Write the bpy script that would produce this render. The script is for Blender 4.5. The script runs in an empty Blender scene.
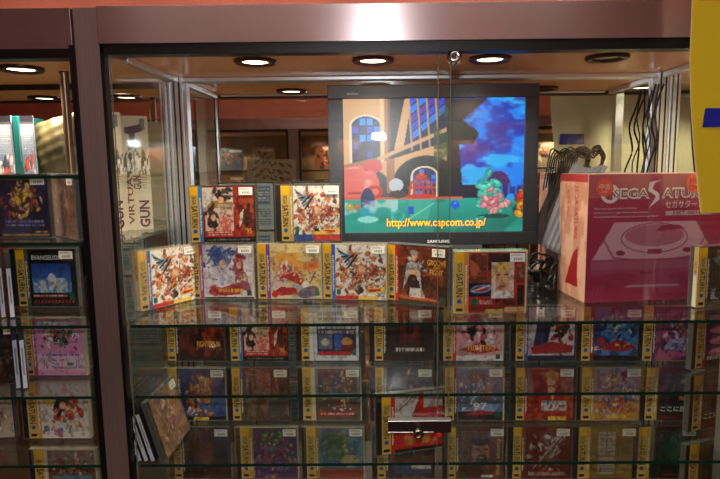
import bpy, math, random
import numpy as np
from mathutils import Vector, Matrix

# ------------------------------------------------------------ camera, world, flash
SC = bpy.context.scene
EYE = 1.45
YAW, PIT, ROL, FPX, SX = 0.0058, 0.1287, 0.0101, 572.1, 19.94
cy_, sy_, cp_, sp_, cr_, sr_ = math.cos(YAW), math.sin(YAW), math.cos(PIT), math.sin(PIT), math.cos(ROL), math.sin(ROL)
AXX = Vector((cy_, sy_, 0)); AXZ = Vector((-sp_*sy_, sp_*cy_, cp_))
RT = AXX*cr_ - AXZ*sr_; UP = AXX*sr_ + AXZ*cr_; FW = Vector((-cp_*sy_, cp_*cy_, -sp_))
cam_d = bpy.data.cameras.new('camera'); cam = bpy.data.objects.new('camera', cam_d)
SC.collection.objects.link(cam); SC.camera = cam
m = Matrix.Identity(4)
for i in range(3):
    m[i][0] = RT[i]; m[i][1] = UP[i]; m[i][2] = -FW[i]
m[2][3] = EYE
cam.matrix_world = m
cam_d.sensor_width = 36; cam_d.lens = FPX*36/720; cam_d.shift_x = -SX/720; cam_d.clip_start = .02

w = bpy.data.worlds.new('world'); SC.world = w; w.use_nodes = True
w.node_tree.nodes['Background'].inputs[0].default_value = (1, .86, .72, 1)
w.node_tree.nodes['Background'].inputs[1].default_value = .03

def area(name, loc, target, sx, sy, power, col):
    l = bpy.data.lights.new(name, 'AREA'); l.shape = 'RECTANGLE'; l.size = sx; l.size_y = sy
    l.energy = power; l.color = col
    o = bpy.data.objects.new(name, l); SC.collection.objects.link(o); o.location = loc
    o.rotation_euler = (Vector(target)-Vector(loc)).to_track_quat('-Z', 'Y').to_euler()
    return o
area('camera_flash', (-.012, -.01, EYE+.104), (-.012, 1, EYE+.10), .045, .022, 4.8, (.92, .95, 1))
area('aisle_fill', (-.1, .2, EYE+1.02), (-.1, .2, 0), 1.6, .25, 5.5, (1, .88, .80))  # unseen overhead fill, added to light the orange walls the flash misses

SC.view_settings.view_transform = 'Standard'; SC.view_settings.look = 'None'
SC.view_settings.gamma = 1; SC.view_settings.use_curve_mapping = False
SC.view_settings.exposure = 0
SC.cycles.use_denoising = True
SC.cycles.max_bounces = 10; SC.cycles.glossy_bounces = 8; SC.cycles.diffuse_bounces = 3
SC.cycles.transparent_max_bounces = 40; SC.cycles.sample_clamp_indirect = 4
SC.cycles.caustics_reflective = True

# ------------------------------------------------------------ measured layout (metres, z relative to the eye + EYE)
F = 1.03; D = .338; B = F+D                       # front plane and back mirror
XL, XR, PL = -.48, .6535, -.5366
H = .2048+EYE
S1, S2, S3, S4, S5 = [EYE+v for v in (-.2922, -.4313, -.5704, -.709, -.85)]
LA, LB = EYE-.012, EYE-.135
OY = -.6                                          # front of the cabinet across the aisle

def ray(px, py):
    return FW + RT*((px-360-SX)/FPX) + UP*((239.5-py)/FPX)
def P(px, py, Y):
    r = ray(px, py); p = r*(Y/r.y); p.z += EYE; return p
def G(px, py, z):
    r = ray(px, py); p = r*((z-EYE)/r.z); p.z = z; return p

# ------------------------------------------------------------ materials
def lin(c):
    return tuple((x/12.92 if x <= .04045 else ((x+.055)/1.055)**2.4) for x in c)
MATS = {}
def mat(name, col, rough=.5, metal=0, noise=0, nscale=20, coat=0, emit=0, ecol=None, aniso=0, bump=0, stretch=None, spec=.5):
    if name in MATS: return MATS[name]
    ma = bpy.data.materials.new(name); ma.use_nodes = True; nt = ma.node_tree; b = nt.nodes['Principled BSDF']
    c = lin(col)
    b.inputs['Base Color'].default_value = (*c, 1)
    b.inputs['Roughness'].default_value = rough; b.inputs['Metallic'].default_value = metal
    b.inputs['Coat Weight'].default_value = coat; b.inputs['Coat Roughness'].default_value = .12
    b.inputs['Specular IOR Level'].default_value = spec
    if noise or bump:
        tc = nt.nodes.new('ShaderNodeTexCoord'); mp = nt.nodes.new('ShaderNodeMapping'); n = nt.nodes.new('ShaderNodeTexNoise')
        nt.links.new(tc.outputs['Object'], mp.inputs[0]); nt.links.new(mp.outputs[0], n.inputs['Vector'])
        if stretch: mp.inputs['Scale'].default_value = stretch
        n.inputs['Scale'].default_value = nscale; n.inputs['Detail'].default_value = 5
        if noise:
            r = nt.nodes.new('ShaderNodeValToRGB')
            r.color_ramp.elements[0].position = .3; r.color_ramp.elements[1].position = .7
            r.color_ramp.elements[0].color = (*[x*(1-noise) for x in c], 1)
            r.color_ramp.elements[1].color = (*[min(1, x*(1+noise)) for x in c], 1)
            nt.links.new(n.outputs['Fac'], r.inputs[0]); nt.links.new(r.outputs[0], b.inputs['Base Color'])
        if bump:
            bp = nt.nodes.new('ShaderNodeBump'); bp.inputs['Strength'].default_value = bump; bp.inputs['Distance'].default_value = .002
            nt.links.new(n.outputs['Fac'], bp.inputs['Height']); nt.links.new(bp.outputs[0], b.inputs['Normal'])
    if aniso:
        b.inputs['Anisotropic'].default_value = aniso
        t = nt.nodes.new('ShaderNodeCombineXYZ'); t.inputs[2].default_value = 1   # brushed along X, so it spreads light up and down
        nt.links.new(t.outputs[0], b.inputs['Tangent'])
    if emit:
        b.inputs['Emission Color'].default_value = (*lin(ecol or col), 1); b.inputs['Emission Strength'].default_value = emit
    MATS[name] = ma; return ma

def pane(name, tint, ior=1.45, boost=1.0, haze=0):
    """thin clear pane: straight-through light plus a Fresnel reflection, the same for every ray"""
    if name in MATS: return MATS[name]
    ma = bpy.data.materials.new(name); ma.use_nodes = True; nt = ma.node_tree; nt.nodes.clear()
    N = nt.nodes.new; L = nt.links.new
    out = N('ShaderNodeOutputMaterial'); g = N('ShaderNodeNewGeometry'); mx = N('ShaderNodeMix')
    mx.inputs[2].default_value = ior; mx.inputs[3].default_value = 1/ior
    L(g.outputs['Backfacing'], mx.inputs[0])
    fr = N('ShaderNodeFresnel'); L(mx.outputs[0], fr.inputs['IOR'])
    mu = N('ShaderNodeMath'); mu.operation = 'MULTIPLY'; mu.inputs[1].default_value = boost; mu.use_clamp = True
    L(fr.outputs[0], mu.inputs[0])
    tr = N('ShaderNodeBsdfTransparent'); tr.inputs[0].default_value = (*tint, 1)
    gl = N('ShaderNodeBsdfGlossy'); gl.inputs['Roughness'].default_value = 0; gl.inputs[0].default_value = (1, 1, 1, 1)
    ms = N('ShaderNodeMixShader'); L(mu.outputs[0], ms.inputs[0]); L(gl.outputs[0], ms.inputs[2])
    if haze:
        df = N('ShaderNodeBsdfDiffuse'); df.inputs[0].default_value = (*[.85*k*k for k in tint], 1); m2 = N('ShaderNodeMixShader')
        m2.inputs[0].default_value = haze; L(tr.outputs[0], m2.inputs[1]); L(df.outputs[0], m2.inputs[2]); L(m2.outputs[0], ms.inputs[1])
    else: L(tr.outputs[0], ms.inputs[1])
    L(ms.outputs[0], out.inputs[0]); MATS[name] = ma; return ma

def attr_mat(name, rough=.35, coat=.5, emit=0):
    if name in MATS: return MATS[name]
    ma = bpy.data.materials.new(name); ma.use_nodes = True; nt = ma.node_tree; b = nt.nodes['Principled BSDF']
    a = nt.nodes.new('ShaderNodeAttribute'); a.attribute_name = 'Col'
    b.inputs['Roughness'].default_value = rough; b.inputs['Coat Weight'].default_value = coat; b.inputs['Coat Roughness'].default_value = .05
    if emit:
        b.inputs['Base Color'].default_value = (.01, .01, .01, 1)
        nt.links.new(a.outputs['Color'], b.inputs['Emission Color']); b.inputs['Emission Strength'].default_value = emit
    else: nt.links.new(a.outputs['Color'], b.inputs['Base Color'])
    MATS[name] = ma; return ma

M_header = mat('brushed brown metal', (.84, .77, .77), .27, .92, noise=.05, nscale=6, aniso=.88, stretch=(1, 1, 60))
M_post = mat('brushed brown post metal', (.62, .52, .50), .45, .75, noise=.12, nscale=8, stretch=(60, 60, 1))
M_black = mat('black trim', (.035, .035, .04), .35)
M_ceil = mat('tan laminate', (.84, .56, .32), .38, noise=.05, nscale=5, coat=.3)
M_alu = mat('polished aluminium', (.90, .90, .92), .30, .9)
M_alud = mat('dark slot', (.10, .10, .14), .4, .5)
M_mirror = mat('mirror', (.90, .91, .90), .0, 1)
M_orange = mat('orange plaster', (.90, .50, .38), .85, noise=.12, nscale=9, bump=.3)
M_floor = mat('dark floor', (.28, .22, .19), .5, noise=.2)
M_rceil = mat('room ceiling', (.75, .62, .55), .8, noise=.05)
M_glass = pane('shelf glass', (.955, .975, .955))
M_door = pane('door glass', (.97, .98, .97), boost=.8, haze=0)
M_gedge = mat('green glass edge', (.05, .19, .15), .12, spec=.8)
M_dedge = mat('pale glass edge', (.42, .40, .34), .2)
M_art = attr_mat('printed sheet')
M_plain = attr_mat('printed card', .6, .1)
M_screen = attr_mat('screen picture', .3, 0, emit=1.0)
M_tray = mat('case tray cream', (.80, .74, .60), .35, coat=.3)
M_trayd = mat('case tray dark', (.13, .12, .13), .35, coat=.3)
M_shell = pane('clear plastic', (.93, .93, .92), boost=1.3, haze=.08)
M_yellow = mat('yellow spine card', (.83, .68, .33), .4, coat=.4)
M_gold = mat('golden label', (.95, .72, .03), .4, coat=.4)
M_ink = mat('black ink', (.07, .06, .07), .5)
M_inkred = mat('red ink', (.75, .12, .12), .5)
M_blue = mat('blue ink', (.12, .35, .65), .5)
M_white = mat('white paper', (.88, .87, .84), .6)
M_grey = mat('grey ink', (.50, .49, .50), .6)
M_tv = mat('dark bezel', (.13, .14, .17), .35, noise=.04)
M_cable = mat('black cable', (.03, .03, .035), .35)

# ------------------------------------------------------------ mesh helpers
def lnk(o): SC.collection.objects.link(o); return o
class MB:
    def __init__(s): s.v = []; s.f = []; s.m = []; s.c = {}; s.mats = []
    def mi(s, ma):
        if ma not in s.mats: s.mats.append(ma)
        return s.mats.index(ma)
    def add(s, vs, fs, ma, T=None):
        n = len(s.v); k = s.mi(ma)
        s.v += [tuple(T @ Vector(p)) if T else tuple(p) for p in vs]
        s.f += [tuple(i+n for i in f) for f in fs]; s.m += [k]*len(fs); return s
    def box(s, a, b, ma, T=None, front=None):
        x0, y0, z0 = a; x1, y1, z1 = b
        vs = [(x0,y0,z0),(x1,y0,z0),(x1,y1,z0),(x0,y1,z0),(x0,y0,z1),(x1,y0,z1),(x1,y1,z1),(x0,y1,z1)]
        fs = [(0,1,5,4),(1,2,6,5),(2,3,7,6),(3,0,4,7),(4,5,6,7),(3,2,1,0)]
        s.add(vs, fs, ma, T)
        if front is not None: s.m[-6] = s.mi(front)
        return s
    def prism(s, pts, y0, y1, ma, T=None):           # outline in XZ
        n = len(pts)
        vs = [(x, y0, z) for x, z in pts]+[(x, y1, z) for x, z in pts]
        fs = [tuple(range(n)), tuple(range(2*n-1, n-1, -1))]+[(i, i+n, (i+1) % n+n, (i+1) % n) for i in range(n)]
        return s.add(vs, fs, ma, T)
    def lathe(s, prof, ma, T=None, n=28, closed=False):
        vs = []; fs = []
        for r, z in prof:
            for i in range(n):
                a = 2*math.pi*i/n; vs.append((r*math.cos(a), r*math.sin(a), z))
        K = len(prof)
        for k in range(K-1 if not closed else K):
            for i in range(n):
                j = (i+1) % n; k2 = (k+1) % K
                fs.append((k*n+i, k*n+j, k2*n+j, k2*n+i))
        return s.add(vs, fs, ma, T)
    def disc(s, r, ma, T=None, n=28, z=0):
        return s.add([(r*math.cos(2*math.pi*i/n), r*math.sin(2*math.pi*i/n), z) for i in range(n)], [tuple(range(n))], ma, T)
    def tube(s, pts, r, ma, n=8):
        pts = [Vector(p) for p in pts]; vs = []; fs = []; up = Vector((.13, .2, 1)).normalized()
        for i, p in enumerate(pts):
            t = (pts[min(i+1, len(pts)-1)]-pts[max(i-1, 0)]).normalized()
            a = t.cross(up); a = a.normalized() if a.length > .05 else t.cross(Vector((1, 0, 0))).normalized()
            b = t.cross(a)
            for k in range(n):
                q = 2*math.pi*k/n; vs.append(p+a*(r*math.cos(q))+b*(r*math.sin(q)))
        for i in range(len(pts)-1):
            for k in range(n): fs.append((i*n+k, i*n+(k+1) % n, (i+1)*n+(k+1) % n, (i+1)*n+k))
        fs += [tuple(range(n)), tuple((len(pts)-1)*n+k for k in reversed(range(n)))]
        return s.add(vs, fs, ma)
    def grid(s, img, w, h, ma, T=None):              # painted sheet in XZ facing -Y, lower-left at origin
        ny, nx = img.shape[:2]; n0 = len(s.v)
        vs = [(w*i/(nx-1), 0, h*j/(ny-1)) for j in range(ny) for i in range(nx)]
        fs = [(j*nx+i, j*nx+i+1, (j+1)*nx+i+1, (j+1)*nx+i) for j in range(ny-1) for i in range(nx-1)]
        s.add(vs, fs, ma, T); s.c[n0] = img.reshape(-1, 3); return s
    def text(s, body, x, z, w, h, ma, y=-.0002, rot=0, T=None, keep=False, bold=0):
        vs, fs, tw, th = text_mesh(body, bold)
        kx, kz = w/tw, h/th
        if keep: kx = kz = min(kx, kz)
        c, q = math.cos(rot), math.sin(rot)
        out = []
        for a, b in vs:
            a *= kx; b *= kz; out.append((x+a*c-b*q, y, z+a*q+b*c))
        return s.add(out, fs, ma, T)
    def mesh(s, name, smooth=False):
        me = bpy.data.meshes.new(name); me.from_pydata(s.v, [], s.f)
        for ma in s.mats: me.materials.append(ma)
        me.polygons.foreach_set('material_index', s.m)
        if smooth: me.polygons.foreach_set('use_smooth', [True]*len(s.f))
        if s.c:
            at = me.color_attributes.new('Col', 'FLOAT_COLOR', 'POINT')
            arr = np.ones((len(s.v), 4))
            for n0, c in s.c.items():
                c = np.clip(c, 0, 1); arr[n0:n0+len(c), :3] = np.where(c <= .04045, c/12.92, ((c+.055)/1.055)**2.4)
            at.data.foreach_set('color', arr.ravel())
        me.update(); return me
    def build(s, name, parent=None, loc=(0,0,0), smooth=False, bevel=0):
        return put(name, s.mesh(name, smooth), parent, loc, bevel)
def put(name, me, parent=None, loc=(0,0,0), bevel=0):
    o = lnk(bpy.data.objects.new(name, me)); o.location = loc
    if parent: o.parent = parent
    if bevel:
        b = o.modifiers.new('Bevel', 'BEVEL'); b.width = bevel; b.segments = 2; b.limit_method = 'ANGLE'
    return o
TC = {}
def text_mesh(body, bold=0):
    if (body, bold) in TC: return TC[(body, bold)]
    cu = bpy.data.curves.new('t', 'FONT'); cu.body = body; cu.size = 1; cu.resolution_u = 2; cu.offset = bold
    o = lnk(bpy.data.objects.new('t', cu)); bpy.context.view_layer.update()
    me = bpy.data.meshes.new_from_object(o.evaluated_get(bpy.context.evaluated_depsgraph_get()))
    xs = [v.co.x for v in me.vertices]; ys = [v.co.y for v in me.vertices]
    cx, cz = (min(xs)+max(xs))/2, (min(ys)+max(ys))/2
    r = ([(v.co.x-cx, v.co.y-cz) for v in me.vertices], [tuple(p.vertices) for p in me.polygons], max(xs)-min(xs), max(ys)-min(ys))
    bpy.data.objects.remove(o); bpy.data.meshes.remove(me); bpy.data.curves.remove(cu)
    TC[(body, bold)] = r; return r
def empty(name, label=None, cat=None, loc=(0,0,0), rz=0, group=None, parent=None, scale=1):
    o = lnk(bpy.data.objects.new(name, None)); o.location = loc; o.rotation_euler = (0, 0, rz); o.empty_display_size = .03
    if parent: o.parent = parent
    tag(o, label, cat, group); return o
def tag(o, label=None, cat=None, group=None, kind=None):
    if label: o['label'] = label
    if cat: o['category'] = cat
    if group: o['group'] = group
    if kind: o['kind'] = kind
    return o

# ------------------------------------------------------------ painter (printed artwork)
class Can:
    def __init__(s, nx, ny, c=(1, 1, 1)):
        s.a = np.zeros((ny, nx, 3))+np.array(c); s.U, s.V = np.meshgrid(np.linspace(0, 1, nx), np.linspace(0, 1, ny)); s.asp = nx/ny
    def put(s, mk, c, al=1):
        mk = np.clip(mk, 0, 1)[..., None]*al; s.a = s.a*(1-mk)+np.array(c)*mk; return s
    def rect(s, u0, v0, u1, v1, c, al=1): return s.put(((s.U >= u0) & (s.U <= u1) & (s.V >= v0) & (s.V <= v1))*1., c, al)
    def ell(s, cu, cv, ru, rv, c, rot=0, al=1, soft=0):
        x = (s.U-cu); y = (s.V-cv)/1.; co, si = math.cos(rot), math.sin(rot)
        d = np.sqrt(((x*co+y*si)/ru)**2+((-x*si+y*co)/rv)**2)
        return s.put(np.clip((1-d)/max(soft, .02)+(.5 if not soft else 0), 0, 1), c, al)
    def poly(s, pts, c, al=1):
        ins = np.zeros(s.U.shape, bool); n = len(pts)
        for i in range(n):
            x0, y0 = pts[i]; x1, y1 = pts[(i+1) % n]
            if y0 == y1: continue
            cr = ((y0 > s.V) != (y1 > s.V)) & (s.U < (x1-x0)*(s.V-y0)/(y1-y0)+x0); ins ^= cr
        return s.put(ins*1., c, al)
    def line(s, p, q, wd, c, al=1):
        px, py = p; dx, dy = q[0]-px, q[1]-py; L = dx*dx+dy*dy+1e-9
        t = np.clip(((s.U-px)*dx+(s.V-py)*dy)/L, 0, 1)
        d = np.hypot(s.U-px-t*dx, s.V-py-t*dy); return s.put(np.clip((wd-d)/.008+.5, 0, 1), c, al)
    def grad(s, c0, c1, v0=0, v1=1, u0=0, u1=1):
        t = np.clip((s.V-v0)/(v1-v0), 0, 1)[..., None]; g = np.array(c0)*(1-t)+np.array(c1)*t
        mk = ((s.V >= v0) & (s.V <= v1) & (s.U >= u0) & (s.U <= u1))[..., None]; s.a = np.where(mk, g, s.a); return s
    def noise(s, c, seed, sc=5, th=.5, al=1, box=(0, 0, 1, 1), sx=1):
        r = np.random.RandomState(seed); acc = np.zeros(s.U.shape); amp = 1; tot = 0
        for o in range(4):
            n = int(sc*2**o)+2; g = r.rand(n+1, int(n*sx)+2)
            x = s.U*(g.shape[1]-1.01); y = s.V*(n-.01); i = x.astype(int); j = y.astype(int); fx = x-i; fy = y-j
            fx = fx*fx*(3-2*fx); fy = fy*fy*(3-2*fy)
            acc += amp*((g[j, i]*(1-fx)+g[j, i+1]*fx)*(1-fy)+(g[j+1, i]*(1-fx)+g[j+1, i+1]*fx)*fy); tot += amp; amp *= .55
        mk = np.clip((acc/tot-th)*9+.5, 0, 1)*((s.U >= box[0]) & (s.V >= box[1]) & (s.U <= box[2]) & (s.V <= box[3]))
        return s.put(mk, c, al)
    def splash(s, cu, cv, su, sv, pal, n, seed, r0=.03, r1=.10, dark=.35):
        r = random.Random(seed); n = int(n*1.9); r0 *= .75; r1 *= .85
        for i in range(n):
            x, y = r.gauss(cu, su*1.1), r.gauss(cv, sv); a = r.uniform(r0, r1); b = a*r.uniform(.3, .7); q = r.uniform(0, 3.1); c = r.choice(pal)
            s.ell(x, y, a+.006, b+.006, tuple(k*dark for k in c), q, .5); s.ell(x, y, a, b, c, q, .88)
            s.ell(x+b*.2, y+b*.3, a*.5, b*.35, tuple(min(1, k*1.25+.05) for k in c), q, .8)
        return s
    def bars(s, u0, v0, u1, v1, n, c, seed, wd=.6):
        r = random.Random(seed); h = (v1-v0)/n
        for i in range(n):
            x = u0
            while x < u1:
                L = r.uniform(.03, .12); s.rect(x, v0+i*h+h*(1-wd)/2, min(u1, x+L), v0+i*h+h*(1+wd)/2, c, r.uniform(.6, 1)); x += L+.02
        return s
W_ = (.93, .91, .9); K_ = (.06, .05, .06); R_ = (.80, .10, .10); O_ = (.90, .45, .12); Y_ = (.93, .78, .25); S_ = (.93, .72, .56)
BL = (.15, .35, .72); CY = (.25, .65, .80); BR = (.45, .22, .12); PK = (.92, .45, .62); PU = (.45, .20, .55); GR = (.15, .45, .30); GY = (.55, .55, .58)
GREEN = (.02, .38, .28)

COV = {}
def cov(key, side, tray='c', texts=()):
    def deco(fn):
        COV[key] = dict(fn=fn, side=side, tray=tray, texts=texts, me=None); return fn
    return deco
# crowd of colourful shapes bursting from the middle of a white sheet
@cov('crowd', (.20, .38, .72))
def _(c):
    c.splash(.54, .48, .22, .20, [O_, S_, (.75, .28, .15), W_, BR, (.85, .55, .35), (.35, .22, .2)], 150, 3, .025, .075)
    c.ell(.52, .55, .12, .1, (1, .8, .6), 0, .8, .8)
    for k in range(8):
        c.line((.04+.03*k, .93-.05*k), (.22+.03*k, .78+.02*(k % 3)), .016, K_ if k % 2 else (.35, .55, .7))
    c.splash(.85, .25, .05, .08, [W_, GY], 8, 9, .02, .05)
    c.poly([(.62, .12), (.98, .14), (.98, .24), (.62, .2)], Y_); c.poly([(.66, .14), (.9, .15), (.9, .2), (.66, .19)], R_)
    c.rect(0, 0, .45, .06, R_); c.rect(.45, 0, .85, .06, Y_); c.ell(.5, .17, .06, .06, K_); c.rect(.02, .08, .1, .17, GREEN)
@cov('crowdhinge', (.72, .62, .35), 'd')
def _(c):
    COV['crowd']['fn'](c); c.rect(0, 0, .42, .12, (.15, .3, .6)); c.rect(.42, 0, 1, .12, (.75, .2, .2)); c.rect(.4, .12, .75, .17, Y_); c.rect(.03, .16, .12, .26, GREEN)
@cov('duo', (.66, .30, .60))
def _(c):
    c.a[:] = (.86, .82, .86); c.noise((.95, .93, .95), 3, 4)
    c.splash(.32, .74, .10, .09, [(.25, .42, .70), (.35, .52, .78), (.16, .28, .55)], 26, 4, .04, .11, .6)
    c.ell(.40, .64, .07, .09, S_); c.poly([(.15, .2), (.3, .55), (.55, .5), (.6, .2)], (.90, .88, .93)); c.poly([(.3, .5), (.34, .25), (.40, .25), (.42, .52)], (.75, .74, .84))
    c.splash(.3, .5, .1, .12, [(.45, .5, .75), (.85, .85, .92), (.3, .35, .6)], 16, 14, .01, .04, .7); c.splash(.74, .72, .05, .13, [(.62, .18, .22), (.72, .28, .30), (.5, .12, .2)], 22, 6, .03, .09, .6)
    c.ell(.72, .62, .05, .07, S_); c.poly([(.62, .15), (.64, .5), (.84, .5), (.95, .15)], (.65, .3, .4)); c.splash(.78, .36, .06, .06, [Y_, W_, S_], 8, 7, .03, .06)
    c.poly([(.08, .1), (.15, .25), (.35, .2), (.6, .28), (.8, .2), (.72, .08), (.4, .05)], (.70, .13, .16)); c.splash(.2, .15, .06, .04, [R_, (.9, .3, .3)], 6, 8, .02, .05)
    c.rect(0, 0, 1, .03, K_); c.bars(.28, .12, .78, .19, 1, Y_, 12, .9); c.rect(.86, .05, .96, .15, GREEN)
@cov('sun', (.50, .25, .58))
def _(c):
    c.a[:] = (.88, .80, .58); c.ell(.38, .8, .34, .34, (.97, .88, .50), 0, 1, .8); c.ell(.38, .82, .16, .16, (1, .93, .7), 0, .9, .4)
    c.noise((.90, .60, .22), 8, 3, .52, .8, (0, .45, 1, .85), .5); c.ell(.85, .62, .2, .14, (.85, .32, .10), .3, .9, .9)
    c.ell(.15, .3, .25, .3, (.85, .75, .85), 0, .8, .8); c.noise((.55, .62, .75), 12, 4, .55, .7, (.4, 0, 1, .35))
    c.splash(.32, .5, .09, .06, [(.78, .16, .2), (.9, .5, .45), S_, W_], 26, 5, .03, .1, .5)
    c.poly([(.2, .42), (.5, .5), (.72, .28), (.6, .24)], (.72, .16, .2)); c.splash(.6, .45, .2, .12, [(.9, .45, .15), (.95, .75, .35), (.6, .15, .2), (.5, .45, .65)], 34, 15, .01, .045, .75); c.line((.78, .28), (.9, .5), .01, (.2, .25, .4)); c.ell(.7, .26, .08, .06, W_); c.ell(.75, .12, .22, .1, (.3, .25, .4), .3, .8)
    c.poly([(.05, .12), (.2, .22), (.5, .2), (.55, .08), (.2, .05)], (.68, .12, .18)); c.ell(.08, .08, .07, .06, R_); c.rect(.87, .05, .97, .14, GREEN)
@cov('groove', (.72, .12, .16), 'd', (('GROOVE', .80, .74, .38, .10, 'gold'), ('ON', .80, .66, .12, .05, 'gold'), ('FIGHT', .80, .57, .27, .10, 'gold')))
def _(c):
    c.a[:] = (.42, .17, .10); c.noise((.58, .26, .14), 5, 6, .5); c.noise((.22, .10, .07), 9, 5, .58)
    c.rect(0, 0, 1, .05, (.30, .2, .14)); c.poly([(0, .05), (.85, .05), (.8, .1), (0, .12)], (.78, .36, .16))
    c.poly([(.08, .2), (.16, .62), (.26, .74), (.44, .7), (.5, .2), (.36, .5), (.24, .5)], (.70, .72, .74)); c.poly([(.2, .4), (.44, .4), (.46, .1), (.2, .1)], (.12, .12, .15))
    c.poly([(.22, .1), (.24, .26), (.5, .26), (.56, .1)], (.82, .80, .78)); c.rect(.24, .5, .44, .58, S_); c.splash(.3, .66, .12, .05, [(.75, .77, .8), (.55, .58, .62)], 10, 4, .03, .07)
    c.ell(.34, .82, .06, .08, S_); c.ell(.33, .89, .09, .05, (.6, .6, .62)); c.rect(.87, .05, .97, .15, GREEN)
@cov('portrait', (.86, .52, .22), 'c')
def _(c):
    c.a[:] = (.72, .15, .12)
    for k, (u, v, a, b, q) in enumerate([(0, .62, .32, .98, (.75, .38, .22)), (.34, .7, .62, .98, (.2, .08, .08)), (.62, .84, .98, .98, (.15, .1, .1)), (0, .5, .32, .6, (.78, .45, .28)), (.86, .5, .98, .8, (.7, .45, .32)), (.86, .1, .98, .46, K_), (.46, .1, .84, .26, (.55, .1, .1)), (0, .28, .44, .5, (.06, .08, .2))]):
        c.rect(u, v, a, b, q); c.noise((q[0]*.5, q[1]*.4, q[2]*.4), 20+k, 6, .52, .9, (u, v, a, b))
    c.rect(.40, .24, .80, .84, (.88, .82, .78)); c.ell(.60, .53, .13, .2, (.88, .66, .50)); c.rect(.47, .62, .56, .645, BR); c.rect(.62, .62, .71, .645, BR); c.poly([(.58, .6), (.62, .5), (.56, .5)], (.74, .5, .36)); c.rect(.54, .42, .66, .44, (.6, .3, .25))
    c.poly([(.43, .58), (.44, .78), (.55, .84), (.72, .83), (.77, .58), (.7, .72), (.62, .66), (.55, .72), (.5, .66)], (.90, .76, .38)); c.poly([(.4, .24), (.48, .36), (.7, .36), (.8, .24)], W_)
    c.ell(.22, .4, .19, .07, (.35, .6, .85), .1); c.ell(.22, .4, .14, .045, (.75, .12, .15), .1); c.line((.06, .36), (.38, .46), .012, W_)
    c.rect(0, .03, 1, .13, (.5, .1, .1)); c.rect(.06, .13, .16, .24, GREEN); c.bars(.2, .14, .42, .22, 2, W_, 3); c.rect(.30, .0, .62, .06, (.75, .65, .3)); c.rect(.64, .02, 1, .09, (.80, .68, .42))
@cov('redpanel', (.20, .48, .75), 'd', (("'95", .88, .2, .12, .1, 'gold'),))
def _(c):
    c.a[:] = (.62, .1, .08); c.rect(0, .56, .60, 1, (.86, .84, .8)); c.splash(.36, .86, .08, .05, [K_, (.2, .15, .15)], 10, 2, .05, .09); c.poly([(.05, .62), (.2, .75), (.58, .72), (.58, .6)], (.65, .5, .2)); c.ell(.36, .76, .06, .06, S_)
    c.rect(.04, .2, .6, .60, (.88, .78, .7)); c.splash(.2, .42, .05, .09, [K_, (.18, .16, .18)], 12, 5, .05, .09); c.ell(.2, .44, .05, .06, S_)
    c.splash(.46, .36, .06, .08, [(.85, .35, .35), (.92, .6, .5), (.8, .25, .25)], 14, 6, .03, .08, .7); c.rect(.3, .62, .62, .68, (.78, .75, .7))
    c.rect(.66, .2, 1, .8, (.35, .07, .05)); c.noise((.75, .25, .08), 6, 6, .5, .9, (.64, .1, 1, .8)); c.poly([(.7, .25), (.72, .5), (.8, .6), (.76, .35)], (.95, .9, .8)); c.line((.84, .28), (.9, .68), .03, (.2, .1, .06))
    c.rect(.06, .1, .58, .2, R_); c.bars(.08, .11, .56, .19, 2, W_, 3); c.rect(0, 0, 1, .08, K_); c.bars(.1, .02, .9, .06, 1, GY, 4); c.rect(0, .98, 1, 1, (.7, .15, .1))
@cov('flame', (.15, .12, .14), 'd', (('FIGHTERS 96', .66, .32, .52, .11, 'gold'),))
def _(c):
    c.a[:] = (.16, .05, .05); c.noise((.45, .10, .06), 5, 5, .5); c.noise((.75, .3, .1), 7, 6, .58, .8, (.3, .2, 1, .7)); c.rect(0, 0, 1, .07, K_); c.ell(.2, .65, .15, .2, (.3, .12, .08))
@cov('photos', (.85, .85, .85), 'd')
def _(c):
    c.a[:] = (.80, .84, .88); c.rect(.08, .12, .94, .70, (.12, .15, .28)); c.bars(.1, .5, .95, .66, 2, W_, 4); c.rect(.12, .22, .42, .5, (.35, .4, .5)); c.ell(.26, .35, .1, .07, (.75, .75, .7)); c.rect(.46, .2, .66, .52, (.15, .35, .7)); c.ell(.74, .36, .12, .08, (.8, .55, .2)); c.rect(.6, .2, .9, .3, (.45, .12, .12))
    c.rect(.12, .1, .82, .17, (.75, .1, .12)); c.bars(.1, .74, .9, .94, 2, (.4, .4, .5), 6); c.rect(.86, .1, .95, .2, GREEN)
@cov('throne', (.2, .2, .2), 'd')
def _(c):
    c.a[:] = (.13, .11, .12); c.rect(.3, .35, .72, .72, (.45, .08, .08)); c.rect(.36, .45, .66, .92, (.55, .12, .10)); c.ell(.5, .62, .1, .14, (.12, .08, .08)); c.rect(.28, .3, .38, .55, (.35, .07, .07)); c.rect(.64, .3, .74, .55, (.35, .07, .07)); c.ell(.2, .85, .1, .1, (.35, .2, .1)); c.noise((.3, .2, .15), 4, 5, .6, .6); c.bars(.2, .17, .82, .24, 1, W_, 8, .9)
@cov('fighters', (.75, .15, .2), 'c', (('FIGHTERS', .55, .24, .6, .1, 'gold'),))
def _(c):
    c.a[:] = (.85, .62, .66); c.splash(.5, .6, .2, .16, [(.9, .85, .85), (.8, .2, .3), K_, PK, W_], 34, 5, .04, .12); c.poly([(.05, .2), (.5, .34), (.98, .2), (.5, .12)], (.65, .1, .12)); c.rect(0, 0, 1, .1, (.85, .85, .88)); c.rect(.86, .03, .96, .12, GREEN)
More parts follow.
